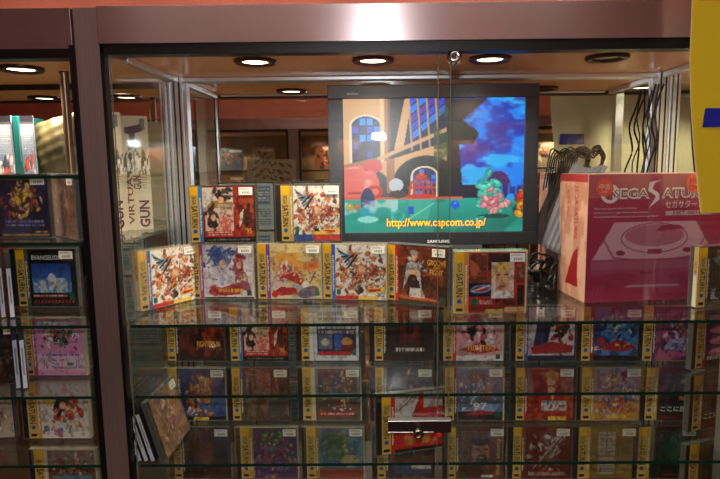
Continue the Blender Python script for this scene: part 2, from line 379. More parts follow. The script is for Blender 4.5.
@cov('duel', (.3, .3, .6), 'd')
def _(c):
    c.a[:] = (.78, .74, .78); c.poly([(.1, .2), (.2, .8), (.5, .7), (.4, .2)], (.12, .14, .3)); c.splash(.72, .6, .1, .16, [(.75, .15, .15), (.5, .08, .1), S_, K_], 24, 6, .04, .1); c.ell(.28, .82, .08, .09, S_); c.poly([(.05, .25), (.5, .36), (.98, .28), (.95, .15), (.1, .12)], (.62, .12, .15)); c.rect(0, 0, 1, .1, (.1, .14, .28))
@cov('vamp', (.55, .12, .15), 'd')
def _(c):
    c.a[:] = (.10, .22, .45); c.noise((.25, .5, .75), 4, 4, .5); c.splash(.45, .66, .14, .12, [(.8, .85, .9), (.3, .45, .7), K_, (.5, .7, .85)], 28, 6, .04, .11); c.poly([(.1, .22), (.5, .4), (.95, .25), (.6, .16)], (.65, .1, .15)); c.splash(.5, .28, .15, .03, [R_, Y_], 10, 3, .02, .05); c.ell(.15, .35, .08, .09, (.7, .15, .15)); c.rect(0, 0, 1, .1, (.05, .06, .12)); c.rect(.86, .08, .96, .18, GREEN)
@cov('night', (.35, .15, .4), 'c')
def _(c):
    c.a[:] = (.30, .12, .35); c.noise((.7, .3, .45), 8, 5, .5); c.splash(.5, .62, .18, .14, [(.8, .3, .4), (.85, .7, .8), PU, (.2, .1, .3)], 34, 6, .03, .1); c.poly([(.15, .2), (.3, .4), (.8, .42), (.85, .2)], (.55, .6, .75)); c.splash(.5, .3, .14, .05, [(.7, .75, .85), (.3, .25, .5)], 14, 8, .02, .06)
@cov('pinkpad', (.6, .15, .2), 'd')
def _(c):
    c.a[:] = (.09, .07, .09)
    for k in range(4): c.ell(.45, .85-.2*k, .36, .075, (.85, .40, .62)); c.ell(.45, .86-.2*k, .26, .04, (.95, .62, .78))
    c.bars(.05, .1, .9, .2, 1, W_, 3)
@cov('blackblue', (.3, .3, .32), 'd')
def _(c):
    c.a[:] = (.07, .08, .11); c.noise((.55, .70, .85), 5, 7, .56, .8, (.05, .7, 1, .95)); c.noise((.65, .75, .8), 15, 8, .5, .9, (.05, .12, 1, .30)); c.noise((.25, .2, .25), 11, 4, .55, .7, (.1, .35, 1, .65)); c.rect(0, .0, 1, .08, (.4, .4, .35))
# lower rows
@cov('streetblue', (.2, .2, .35), 'c')
def _(c):
    c.a[:] = (.14, .25, .50); c.noise((.25, .4, .65), 4, 4); c.splash(.48, .55, .12, .2, [(.85, .55, .2), O_, (.75, .35, .15), S_], 34, 3, .04, .11); c.splash(.25, .18, .12, .04, [(.85, .3, .3), W_], 9, 6, .03, .06); c.rect(0, 0, 1, .07, K_); c.rect(.25, 0, .6, .06, Y_)
@cov('faint', (.35, .3, .25), 'd')
def _(c):
    c.a[:] = (.28, .24, .2); c.noise((.38, .28, .2), 4, 5); c.rect(.3, .3, .8, .8, (.36, .18, .14)); c.noise((.5, .42, .35), 9, 6, .58); c.rect(.55, .1, .9, .4, (.3, .3, .28))
@cov('heroes', (.8, .75, .6), 'c')
def _(c):
    c.a[:] = (.40, .32, .26); c.splash(.5, .62, .22, .16, [BR, (.7, .5, .35), (.3, .4, .5), S_, (.5, .2, .15)], 46, 4, .03, .1); c.poly([(.05, .42), (.95, .42), (.9, .55), (.1, .52)], (.35, .55, .6)); c.rect(.05, .08, .9, .16, (.75, .12, .12)); c.bars(.1, .09, .85, .15, 1, W_, 4); c.splash(.5, .25, .15, .03, [R_, W_], 9, 2, .02, .05); c.rect(.87, .05, .97, .14, GREEN)
@cov('trio', (.5, .45, .4), 'd')
def _(c):
    c.a[:] = (.26, .24, .32); c.splash(.5, .6, .26, .14, [(.6, .55, .6), (.55, .15, .18), (.35, .45, .6), K_, S_], 44, 5, .03, .09); c.rect(.6, .05, .97, .25, (.4, .4, .45))
@cov('ice', (.2, .2, .22), 'c', (('97', .5, .27, .3, .14, 'white'),))
def _(c):
    c.a[:] = (.32, .45, .60); c.splash(.5, .6, .2, .2, [(.65, .25, .22), (.6, .7, .8), (.75, .5, .4), W_, (.3, .45, .65)], 56, 7, .03, .09); c.rect(0, 0, 1, .16, (.12, .08, .1)); c.poly([(.05, .18), (.5, .32), (.95, .3), (.8, .16)], (.55, .65, .8)); c.poly([(.1, .1), (.5, .2), (.9, .12), (.5, .1)], (.7, .12, .12)); c.rect(.84, .04, .95, .15, GREEN)
@cov('fury', (.6, .15, .12), 'd')
def _(c):
    c.a[:] = (.55, .14, .10); c.noise((.75, .3, .15), 6, 4, .55); c.ell(.5, .78, .1, .12, S_); c.poly([(.3, .8), (.45, .98), (.68, .9), (.66, .74), (.5, .86)], (.85, .7, .3)); c.poly([(.2, .3), (.3, .62), (.5, .68), (.75, .55), (.8, .3)], (.70, .12, .10)); c.poly([(.42, .6), (.5, .66), (.6, .6), (.55, .35)], S_); c.rect(.3, .18, .85, .38, (.8, .8, .85)); c.splash(.6, .28, .12, .04, [BL, W_, R_], 12, 4, .02, .05); c.rect(.45, .0, .85, .07, Y_)
@cov('toon', (.75, .6, .3), 'c')
def _(c):
    c.a[:] = (.75, .62, .68); c.splash(.5, .62, .24, .14, [(.6, .4, .7), W_, (.8, .45, .4), Y_, (.4, .5, .75)], 44, 5, .03, .09); c.noise((.75, .55, .2), 5, 4, .3, .9, (0, 0, 1, .35)); c.splash(.5, .3, .24, .08, [O_, W_, (.8, .3, .2), BL], 40, 8, .03, .07); c.rect(.3, .04, .7, .09, Y_); c.ell(.65, .88, .1, .06, (.45, .1, .25)); c.poly([(.6, .85), (.65, .98), (.72, .86)], (.45, .1, .25))
@cov('three', (.7, .6, .3), 'd', (('3', .68, .58, .42, .42, 'bronze'), ('ここに歴史は', .5, .22, .85, .11, 'white')))
def _(c):
    c.a[:] = (.12, .10, .10); c.noise((.25, .18, .14), 5, 5, .55); c.rect(0, .02, 1, .1, (.4, .1, .1)); c.rect(.7, .28, 1, .36, (.4, .4, .36))
@cov('darkbrown', (.2, .16, .14), 'd')
def _(c):
    c.a[:] = (.20, .15, .13); c.noise((.30, .2, .14), 5, 4, .5); c.ell(.5, .55, .25, .25, (.28, .2, .2), 0, .7, .8)
@cov('comic', (.7, .6, .3), 'c')
def _(c):
    c.a[:] = (.32, .22, .45); c.splash(.45, .8, .14, .08, [(.35, .55, .3), (.5, .65, .35), (.2, .4, .25)], 18, 5, .03, .09); c.splash(.5, .45, .25, .18, [(.6, .4, .6), (.75, .6, .3), (.35, .3, .6), (.65, .25, .3), (.3, .5, .5)], 70, 8, .03, .09)
@cov('ocean', (.6, .5, .25), 'c')
def _(c):
    c.a[:] = (.18, .38, .55); c.noise((.3, .55, .65), 5, 3); c.poly([(.05, .9), (.5, .95), (.75, .5), (.45, .35), (.15, .6)], (.22, .42, .28)); c.splash(.4, .65, .15, .12, [(.35, .5, .3), (.2, .35, .25), (.6, .6, .4)], 24, 3, .03, .08); c.ell(.7, .35, .2, .12, (.7, .6, .45)); c.rect(0, 0, 1, .2, (.6, .25, .18))
@cov('teal', (.3, .3, .3), 'd')
def _(c):
    c.a[:] = (.22, .20, .20); c.poly([(.45, .95), (.8, .85), (.75, .5), (.55, .45)], (.40, .60, .68)); c.noise((.4, .35, .32), 5, 5, .58); c.rect(.1, .1, .95, .3, (.25, .35, .55)); c.rect(.5, .18, .95, .3, (.8, .8, .75))
@cov('bearded', (.35, .3, .2), 'd', (('Portrait Series', .88, .42, .70, .09, 'goldv'),))
def _(c):
    c.a[:] = (.42, .25, .20); c.noise((.50, .32, .26), 5, 4, .5); c.rect(0, .88, .62, .96, (.25, .16, .15)); c.bars(.04, .9, .6, .95, 1, (.6, .5, .45), 3)
    c.ell(.47, .52, .2, .27, (.70, .50, .42)); c.ell(.45, .76, .22, .12, (.16, .10, .09)); c.ell(.5, .36, .13, .12, (.20, .12, .10)); c.ell(.5, .41, .06, .02, (.55, .35, .3)); c.rect(.36, .56, .46, .585, (.12, .08, .07)); c.rect(.54, .56, .64, .585, (.12, .08, .07)); c.poly([(.49, .56), (.55, .47), (.48, .47)], (.55, .36, .3)); c.ell(.25, .1, .3, .2, (.3, .17, .14)); c.rect(.05, .02, .14, .12, GREEN); c.rect(.5, .02, .75, .06, W_)
@cov('sword', (.4, .2, .15), 'd')
def _(c):
    c.a[:] = (.38, .14, .12); c.splash(.5, .55, .18, .2, [(.7, .7, .68), (.55, .15, .12), (.3, .25, .25), W_], 40, 3, .03, .1); c.line((.2, .2), (.8, .85), .02, (.75, .75, .72)); c.rect(.1, .05, .9, .12, (.65, .6, .5)); c.splash(.5, .15, .2, .03, [R_, GY], 12, 5, .02, .05)
@cov('backside', (.8, .65, .3), 'd')
def _(c):
    c.a[:] = (.52, .42, .16); c.rect(.18, .45, .55, .92, (.72, .70, .66)); c.rect(.18, .08, .55, .42, (.65, .62, .58)); c.bars(.2, .5, .53, .88, 6, (.45, .4, .4), 5, .35); c.bars(.2, .1, .53, .38, 5, (.45, .35, .3), 6, .35); c.line((.36, .45), (.36, .92), .008, (.3, .25, .2)); c.rect(.62, .1, .95, .3, (.6, .5, .25))
@cov('gem', (.75, .6, .25), 'd')
def _(c):
    c.a[:] = (.07, .10, .09); c.ell(.5, .6, .28, .3, (.10, .30, .22), 0, .9, .5); c.poly([(.3, .6), (.5, .85), (.72, .6), (.5, .32)], (.14, .42, .32)); c.noise((.2, .5, .4), 5, 7, .6, .5, (.2, .3, .8, .9)); c.rect(.3, .05, .7, .1, (.4, .1, .1))
# left cabinet
@cov('golddragon', (.12, .1, .14), 'd')
def _(c):
    c.a[:] = (.13, .14, .24); c.noise((.2, .22, .38), 4, 5); c.splash(.5, .62, .15, .13, [(.8, .5, .25), (.65, .25, .2), S_, Y_, (.5, .3, .2)], 56, 8, .03, .09); c.rect(.02, .02, .98, .05, (.6, .5, .3)); c.rect(.02, .93, .98, .95, (.5, .45, .3)); c.bars(.7, .06, .95, .1, 1, Y_, 2); c.bars(.1, .16, .9, .28, 2, (.55, .62, .82), 5, .7)
@cov('tan', (.5, .35, .25), 'd')
def _(c):
    c.a[:] = (.50, .38, .30); c.noise((.62, .48, .38), 3, 4); c.splash(.55, .5, .12, .22, [(.7, .5, .4), (.65, .35, .3), (.75, .65, .55)], 24, 4, .04, .1, .75); c.bars(.1, .86, .5, .95, 2, K_, 3, .4)
@cov('eva', (.35, .35, .25), 'd', (('EVANGELION', .40, .87, .64, .08, 'white'),))
def _(c):
    c.a[:] = (.05, .05, .06); c.grad((.35, .6, .85), (.10, .25, .62), .24, .76, .06, .9); c.noise((.75, .85, .92), 7, 4, .48, .9, (.06, .24, .9, .5)); c.rect(.7, .8, .98, .96, (.5, .1, .15))
    for u, q in ((.3, (.8, .8, .75)), (.45, (.85, .85, .85)), (.6, (.8, .75, .6)), (.75, (.7, .7, .7))): c.ell(u, .36, .05, .1, q)
    c.ell(.48, .46, .09, .13, (.82, .84, .88)); c.rect(.05, .15, .8, .22, (.5, .15, .1)); c.bars(.06, .16, .78, .21, 1, W_, 3); c.rect(.84, .12, .95, .25, GREEN)
    for k in range(12): c.poly([(.05+.075*k, .05), (.09+.075*k, .05), (.12+.075*k, .11), (.08+.075*k, .11)], (.65, .2, .12))
@cov('pinkband', (.75, .25, .5), 'c', (('ルミエール', .52, .2, .86, .17, 'jp'),))
def _(c):
    c.a[:] = (.86, .58, .74); c.splash(.52, .70, .2, .11, [(.75, .2, .25), (.3, .55, .35), (.3, .35, .6), K_, S_, W_, (.6, .3, .2)], 60, 5, .03, .08); c.rect(0, .08, 1, .38, (.90, .78, .84)); c.bars(.1, .34, .9, .38, 1, (.3, .35, .6), 4)
@cov('whitegirl', (.85, .6, .3), 'c')
def _(c):
    c.a[:] = (.86, .84, .82); c.splash(.55, .55, .15, .14, [(.75, .2, .15), (.8, .35, .2), S_], 22, 5, .05, .12); c.splash(.45, .66, .07, .08, [(.12, .12, .14), (.2, .22, .25)], 10, 7, .05, .09); c.ell(.48, .6, .07, .07, S_); c.ell(.2, .7, .14, .12, (.85, .75, .4)); c.splash(.3, .15, .16, .05, [(.2, .6, .4), (.8, .3, .4), (.3, .5, .7)], 16, 9, .02, .06)
@cov('shadowcast', (.8, .8, .8), 'd')
def _(c):
    c.a[:] = (.13, .10, .11); c.splash(.45, .5, .22, .2, [(.3, .18, .15), (.45, .35, .3), (.2, .2, .25)], 40, 5, .04, .1)
@cov('blonde', (.8, .6, .3), 'd')
def _(c):
    c.a[:] = (.75, .68, .62); c.splash(.45, .5, .2, .22, [(.75, .55, .3), (.7, .25, .2), W_, BR], 36, 5, .04, .1)

INK = dict(gold=mat('gold ink', (.90, .68, .22), .4), white=mat('white ink', (.9, .9, .9), .5), bronze=mat('bronze ink', (.82, .62, .32), .4),
           pale=mat('pale blue ink', (.55, .62, .82), .5), jp=mat('multi ink', (.25, .40, .55), .5), goldv=mat('sand ink', (.92, .80, .45), .5))
CW, CH = .142, .125
SHARED = {}
def shared(key, fn):
    if key not in SHARED: SHARED[key] = fn()
    return SHARED[key]
def spine_mesh(side, x0):
    b = MB(); h = .1215; z0 = .0018
    b.box((x0, -.0004, z0), (x0+.0185, .0002, z0+h), M_yellow)
    b.box((x0+.0005, -.0006, z0+h*.84), (x0+.0185, -.0003, z0+h*.99), M_gold)
    b.text('SEGA', x0+.0092, z0+.091, .018, .0085, M_ink, -.0007, -math.pi/2)
    b.text('SATURN', x0+.0092, z0+.056, .047, .0130, M_ink, -.0007, -math.pi/2, bold=.012)
    b.disc(.0045, M_blue, Matrix.Translation((x0+.0092, -.0007, z0+.024)) @ Matrix.Rotation(math.pi/2, 4, 'X'))
    b.box((x0+.003, -.0006, z0+.004), (x0+.0155, -.0003, z0+.010), M_ink)
    ms = mat('side strip %.2f %.2f %.2f' % side, side, .4, coat=.4)
    b.box((x0+.0185, -.0004, z0), (x0+.0265, .0002, z0+h), ms)
    for k in range(17): b.box((x0+.0206, -.0006, z0+.018+.0047*k), (x0+.0206+.0022+.0016*(k*7 % 3)/2, -.0004, z0+.0213+.0047*k), M_white)
    return b.mesh('spine_card')
def cover_mesh(key, x0):
    d = COV[key]; c = Can(84, 90, W_); d['fn'](c); sd_ = sum(map(ord, key)); k0 = tuple(c.a.mean((0, 1))*.45); c.noise(k0, sd_, 13, .60, .35); c.noise(tuple(min(1, k*2.6) for k in k0), sd_+1, 17, .62, .30)
    wd = CW-.003-x0; b = MB(); b.grid(c.a, wd, .1205, M_art, Matrix.Translation((0, 0, 0)))
    for t, u, v, tw, th, ik in d['texts']:
        if ik == 'goldv': b.text(t, u*wd, v*.12, tw*.12, th*wd, INK[ik], -.0003, -math.pi/2)
        elif ik == 'jp':
            cols = ((.72, .2, .3), (.2, .35, .65), (.75, .3, .2), (.25, .5, .4), (.2, .35, .6))
            for i, ch in enumerate(t):
                b.text(ch, (u+tw*((i+.5)/len(t)-.5))*wd, v*.12, tw*wd/len(t)*.8, th*.12*(.3 if ch == 'ー' else 1), mat('katakana ink %d' % i, cols[i], .5), -.0003)
        else: b.text(t, u*wd, v*.12, tw*wd, th*.12, INK[ik], -.0003, bold=.015)
    return b.mesh('cover')
def sticker_mesh():
    b = MB(); b.box((0, -.0003, 0), (.029, .0001, .0165), M_white)
    for k, z in enumerate((.0115, .0135)): b.box((.002, -.0004, z), (.024-.004*k, -.0003, z+.0008), M_grey)
    for k in range(5): b.box((.007+.0036*k, -.0004, .003), (.0093+.0036*k, -.0003, .0078), M_grey)
    return b.mesh('price_sticker')
def back_mesh():
    c = Can(48, 42, (.62, .66, .70)); c.rect(.05, .55, .95, .95, (.35, .42, .55)); c.bars(.08, .6, .6, .9, 5, W_, 4, .4); c.rect(.65, .6, .9, .9, (.7, .5, .4)); c.bars(.06, .1, .94, .5, 9, (.3, .3, .34), 5, .4); c.rect(.3, .2, .6, .35, (.3, .55, .7))
    b = MB(); b.grid(c.a, CW-.006, CH-.006, M_plain, Matrix.Rotation(math.pi, 4, 'Z')); return b.mesh('back_card')
def shell_mesh(t):
    b = MB(); e = .0014
    b.box((-e, -.0015, -0), (CW+e, t+.0008, .0013), M_shell)
    b.box((-e, -.0015, CH), (CW+e, t+.0008, CH+.0013), M_shell)
    b.box((-e, -.0015, .0013), (0, t+.0008, CH), M_shell); b.box((CW, -.0015, .0013), (CW+e, t+.0008, CH), M_shell)
    b.box((0, -.0022, .0013), (CW, -.0014, CH), pane('clear front', (.965, .965, .96), boost=1.0, haze=.002))
    return b.mesh('plastic_sleeve')
def tray_mesh(t, dark, hinge):
    ma = M_trayd if dark else M_tray
    b = MB(); b.box((0, .0003, .0015), (CW, t, CH-.0003), ma)
    if hinge:
        b.box((0, -.0009, .0015), (hinge-.001, .0003, CH-.0003), M_trayd)
        for k in range(14): b.box((.0015, -.0012, .006+.0085*k), (hinge-.003, -.0009, .0095+.0085*k), M_trayd)
    n = max(1, round(t/.011))
    for k in range(1, n): b.box((-.0003, t*k/n-.0005, .001), (CW+.0003, t*k/n+.0005, CH), M_trayd)
    return b.mesh('tray')
def game_case(key, label, loc, rz=0, t=.011, hinge=None, sticker=True, group=None, lean=0, spine=True, name='game_case', sty=.104):
    """loc = front bottom centre"""
    d = COV[key]
    if hinge is None: hinge = .0 if t > .015 else .011
    o = empty(name, label, 'game case', loc, rz, group)
    o.rotation_euler = (lean, 0, rz)
    x0 = -CW/2
    put('tray', shared(('tray', t, d['tray'], hinge), lambda: tray_mesh(t, d['tray'] == 'd', hinge)), o, (x0, 0, 0))
    put('plastic_sleeve', shared(('shell', t), lambda: shell_mesh(t)), o, (x0, 0, 0))
    xs = hinge+.001
    if spine:
        put('spine_card', shared(('spine', d['side'], xs), lambda: spine_mesh(d['side'], xs)), o, (x0, 0, 0))
        if t > .015:
            b = shared(('edge', t), lambda: MB().box((-.0006, .0004, .002), (-.0002, t*.55, CH-.001), M_yellow).box((-.0008, t*.15, .002), (-.0005, t*.5, CH*.55), M_white).text('SATURN', .0, .08, .03, .006, M_ink, 0, -math.pi/2, T=Matrix.Translation((-.0009, t*.3, 0)) @ Matrix.Rotation(-math.pi/2, 4, 'Z')).mesh('edge_label'))
            put('edge_label', b, o, (x0, 0, 0))
    xa = xs+(.027 if spine else 0)
    put('cover', shared(('cover', key, xa), lambda: cover_mesh(key, xa)), o, (x0+xa, -.0001, .002))
    put('back_card', shared('back', back_mesh), o, (CW/2-.003, t+.0002, .003))
    if sticker: put('price_sticker', shared('stick', sticker_mesh), o, (x0+CW-.034, -.0026, sty))
    return o
def case_at(key, label, pL, pR, z, **k):
    a, b = G(pL[0], pL[1], z), G(pR[0], pR[1], z)
    rz = math.atan2(b.y-a.y, b.x-a.x)
    c = (a+b)/2; c.z = z+.0003
    return game_case(key, label, c, rz, **k)

# ------------------------------------------------------------ the room
def struct(name, a, b, ma): return tag(MB().box(a, b, ma).build(name), kind='structure')
struct('floor', (-2.6, -1.3, -.05), (2.6, 2.2, 0), M_floor)
struct('ceiling', (-2.6, -1.3, EYE+1.05), (2.6, 2.2, EYE+1.15), M_rceil)
HT = P(90, 8, F).z                                 # top of the metal headers
struct('wall_front', (-2.6, F+.005, HT), (2.6, F+.15, EYE+1.05), M_orange)
HO = P(180, 44.5, F).z+.062
struct('wall_back', (-2.6, OY-.15, HO), (2.6, OY-.005, EYE+1.05), M_orange)
struct('wall_left', (-2.7, -1.3, 0), (-2.6, 2.2, EYE+1.05), M_orange)
struct('wall_right', (2.6, -1.3, 0), (2.7, 2.2, EYE+1.05), M_orange)

# ------------------------------------------------------------ cabinets
RB = P(180, 44.5, F).z                             # underside of the metal header
def shelf(o, x0, x1, z, y0=F+.012, y1=B-.006):
    t = .006; b = MB(); b.box((x0, y0, z-t), (x1, y1, z), M_glass, front=M_gedge); return b.build('glass_shelf', o)
def downlight(o, x, y, z, on=True, power=9.0):
    d = MB().lathe([(.041, 0), (.0415, -.004), (.038, -.0075), (.027, -.0055), (.0255, .004), (.041, .004)], mat('bronze ring', (.22, .12, .08), .3, .6), Matrix.Translation((x, y, z-.0001)), closed=True).build('downlight', o, smooth=True)
    MB().disc(.0255, mat('lamp lit', (1, .9, .7), .4, emit=9, ecol=(1, .93, .78)) if on else mat('lamp off', (.30, .20, .15), .2), Matrix.Translation((x, y, z-.003)) @ Matrix.Rotation(math.pi, 4, 'X')).build('lamp', d)
    if on:
        l = bpy.data.lights.new('downlight_beam', 'SPOT'); l.energy = power; l.color = (1, .83, .60); l.spot_size = math.radians(150); l.spot_blend = .7; l.shadow_soft_size = .022
        s = lnk(bpy.data.objects.new('downlight_beam', l)); s.location = (x, y, z-.012)
    return d
def column(o, x, y, z0, z1, w=.025):
    b = MB(); b.box((x-w/2, y-w/2, z0), (x+w/2, y+w/2, z1), M_alu); b.box((x-w*.34, y-w/2-.0006, z0), (x-w*.20, y-w/2, z1), M_alud); b.box((x+w*.12, y-w/2-.0006, z0), (x+w*.28, y-w/2, z1), M_alud)
    return b.build('corner_column', o, bevel=.002)

# central cabinet
cab = empty('display_cabinet', 'wide display cabinet with brushed brown header, glass shelves and sliding glass doors, holding the monitor', 'display cabinet', (0, 0, 0))
XE = 1.25
FT = .009
MB().box((P(101, 40, F).x, F-.012, RB), (XE+.05, F+.02, HT), M_header).build('header_panel', cab, bevel=.001)
MB().box((PL+.004, F-.004, 0), (XL-.007, F+.02, HT), M_post).build('post', cab, bevel=.001)
ZB = .45                                           # top of the base plinth
MB().box((XL-.009, F-.006, ZB), (XL-.003, F+.012, RB), M_black).build('frame_side', cab)
MB().box((XL-.007, F-.006, RB-.017), (XE, F+.024, RB), M_black).build('frame_rail', cab)
MB().box((XL-.007, F-.004, 0), (XE, F+.02, ZB), M_post).build('plinth', cab)
MB().box((XL, F+.02, H), (XE, B+.01, H+.012), M_ceil).build('ceiling_panel', cab)
MB().box((XL+.004, B-.0015, ZB), (XR-.004, B+.004, H), M_mirror).build('back_mirror', cab)
MB().box((XL-.0025, F+.028, ZB), (XL+.0025, B, H), M_door).build('side_glass', cab)
MB().box((XR-.0025, F+.028, ZB), (XR+.0025, B, H), M_door).build('side_glass', cab)
MB().box((XR+.004, B-.0015, ZB), (XE, B+.004, H), M_mirror).build('back_mirror', cab)
column(cab, XL+.0105, B-.015, ZB, H); column(cab, XR-.0105, B-.015, ZB, H)
column(cab, XL-.034, F+.045, ZB, H-.012, .022); column(cab, XR+.0155, F+.045, ZB, H, .022); column(cab, XR+.016, B-.015, ZB, H)
for nm, a, b in (('back_rail', (XL, B-.020, H-.010), (XR, B-.0016, H)), ('side_rail', (XL+.003, F+.05, H-.012), (XL+.016, B-.02, H)), ('side_rail', (XR-.016, F+.05, H-.012), (XR-.003, B-.02, H)), ('front_rail', (XL+.02, F+.028, H-.006), (XR-.02, F+.040, H))):
    MB().box(a, b, M_alu).build(nm, cab, bevel=.002)
for z in (S1, S2, S3, S4): shelf(cab, XL+.004, XR-.004, z)
for z in (S1, S2, S3, S4): shelf(cab, XR+.004, XE-.01, z)
MB().box((XL, F+.02, ZB+.001), (XE, B, S5), mat('deck board', (.30, .22, .16), .5)).build('deck', cab)
for px, on in ((255, 1), (373, 1), (490, 1), (607, 0)):
    p = P(px, 56.5, F+.1145); downlight(cab, p.x, F+.1145, H, bool(on))
for x_ in (XR+.05, XR+.28): downlight(cab, x_, F+.1145, H, True, 5)  # added unseen lamps, hidden by the banner, that brighten its back
# sliding doors with their locks
def sliding_door(x0, x1, y, edge_l):
    b = MB(); zt, zb = RB-.002, ZB+.005; t = .0045
    b.box((x0, y, zb), (x1, y+t, zt), M_door); b.m[-3] = b.mi(M_dedge); b.m[-5] = b.mi(M_dedge)
    for xe in (x0, x1-.0016): b.box((xe, y-.0006, zb), (xe+.0016, y-.0001, zt), M_dedge)
    return b.build('sliding_door', cab)
xa, xb = P(437.5, 240, F+.01).x, P(450, 240, F+.004).x
dl = sliding_door(XL+.003, xb, F+.003, False); dr = sliding_door(xa, XE-.01, F+.011, True)
p = P(455, 57, F)
b = MB(); T = Matrix.Translation((p.x, F+.0105, p.z)) @ Matrix.Rotation(math.pi/2, 4, 'X')
b.lathe([(.0001, .0), (.0135, 0), (.0135, .004), (.0115, .006), (.0105, .014), (.0085, .0155), (.0035, .0155), (.003, .013), (.0001, .013)], mat('chrome', (.85, .84, .86), .15, 1), T)
b.box((p.x-.0008, F-.0055, p.z-.004), (p.x+.0008, F-.005, p.z+.004), M_ink)
b.build('round_lock', dr, smooth=True)
pa, pb = P(388, 421, F-.01), P(451, 432, F-.01)
lb = MB(); MB_l = mat('brown lock plate', (.34, .27, .25), .25, .8)
lb.box((pa.x, F-.012, pb.z), (pb.x, F+.003, pa.z), MB_l); lb.box((pa.x, F-.0125, pa.z-.0002), (pb.x, F+.003, pa.z+.0008), M_alu)
lb.box((pa.x, F-.0135, pb.z+.0005), (P(433, 430, F).x, F-.011, pb.z+.002), M_alu)
lbo = lb.build('lock_bar', dl, bevel=.0008)
p = P(418, 430, F-.01)
b = MB().lathe([(.0001, 0), (.0095, 0), (.0095, .016), (.0085, .019), (.005, .0195), (.0045, .017), (.0001, .017)], mat('brass steel', (.62, .58, .52), .25, 1), Matrix.Translation((p.x, F-.011, p.z)) @ Matrix.Rotation(math.pi/2, 4, 'X'), n=24)
b.box((p.x-.0006, F-.029, p.z-.003), (p.x+.0006, F-.0285, p.z+.003), M_ink)
o = b.build('lock_cylinder', dl, smooth=True)
p = P(438.8, 434, F-.01)
MB().lathe([(.0045, 0), (.0045, .0015), (.0035, .0022), (.0001, .0022)], mat('red dot', (.85, .10, .10), .4, emit=0), Matrix.Translation((p.x, F-.0135, p.z)) @ Matrix.Rotation(math.pi/2, 4, 'X')).build('red_dot', dl)

# left cabinet
lc = empty('display_cabinet', 'left display cabinet with blister packs above and game cases on closely set glass shelves', 'display cabinet', (0, 0, 0))
LX = -1.30
MB().box((LX, F-.004, RB-.006), (PL, F+.02, HT), M_header).build('header_panel', lc, bevel=.001)
MB().box((PL-.006, F-.006, ZB), (PL+.004, F+.024, RB), M_black).build('frame_side', lc)
MB().box((LX, F-.006, RB-.022), (PL-.006, F+.024, RB-.006), M_black).build('frame_rail', lc)
MB().box((LX, F-.004, 0), (PL, F+.02, ZB), M_post).build('plinth', lc)
HL = H-.010
MB().box((LX, F+.024, HL), (XL-.003, B+.01, HL+.012), M_ceil).build('ceiling_panel', lc)
MB().box((LX, B-.0015, ZB), (XL-.004, B+.004, HL-.012), M_mirror).build('back_mirror', lc)
MB().box((LX, B-.006, HL-.012), (XL-.004, B, HL), M_black).build('back_rail', lc)
for z in (LA, LB, S1, S2, S3, S4): shelf(lc, LX, XL-.006, z)
MB().box((LX, F+.026, ZB+.001), (XL-.004, B, S5), mat('deck board', (.30, .22, .16), .5)).build('deck', lc)
b = P(72, 178, F+.12)
MB().lathe([(.0085, LA+.001), (.0085, P(72, 73, F+.12).z), (.009, P(72, 73, F+.12).z+.003), (.0001, P(72, 73, F+.12).z+.003)], mat('bronze strut', (.42, .33, .26), .35, .8), Matrix.Translation((b.x, F+.12, 0)), n=20).build('support_strut', lc, smooth=True)
p = P(21, 67.5, F+.10); yy = F+.10+.0
q = G(21, 67.5, HL); downlight(lc, q.x, q.y, HL); downlight(lc, q.x-.225, q.y, HL)
MB().box((LX, F-.004, ZB), (LX+.01, B, HL), M_post).build('side_panel', lc)

# cabinet across the aisle (seen in the mirrors)
oc = empty('display_cabinet', 'cabinet across the aisle with the same brown header, seen reflected in the back mirrors', 'display cabinet', (0, 0, 0))
MB().box((-1.8, OY-.02, RB), (1.8, OY+.008, HO), M_header).build('header_panel', oc)
for x in (-1.75, -.51, .15, .75, 1.4): MB().box((x-.028, OY-.02, 0), (x+.028, OY+.004, RB), M_post).build('post', oc)
for x0, x1 in ((-1.72, -.54), (-.48, .12), (.18, .72), (.78, 1.37)):
    b = MB(); b.box((x0, OY-.02, RB-.014), (x1, OY+.002, RB), M_black); b.box((x0, OY-.02, .5), (x0+.012, OY+.002, RB-.014), M_black); b.box((x1-.012, OY-.02, .5), (x1, OY+.002, RB-.014), M_black)
    b.build('frame', oc)
MB().box((-1.8, OY-.02, 0), (1.8, OY+.004, .5), M_post).build('plinth', oc)
MB().box((-1.8, OY-.42, .2), (1.8, OY-.40, HO), mat('tan back', (.55, .42, .30), .6, noise=.2, nscale=4)).build('back_panel', oc)
MB().box((-1.8, OY-.40, RB-.02), (1.8, OY-.02, RB-.008), M_ceil).build('ceiling_panel', oc)
for z in (EYE-.02, EYE-.20, EYE-.38, EYE-.56, EYE-.74): MB().box((-1.75, OY-.39, z-.006), (1.75, OY-.03, z), M_glass, front=M_gedge).build('glass_shelf', oc)
for x in (-1.1, -.2, .45, 1.1):
    l = bpy.data.lights.new('far_beam', 'SPOT'); l.energy = 9; l.color = (1, .83, .6); l.spot_size = 2.6; l.shadow_soft_size = .02
    s = lnk(bpy.data.objects.new('far_beam', l)); s.location = (x, OY-.15, RB-.035)
rr = random.Random(12)

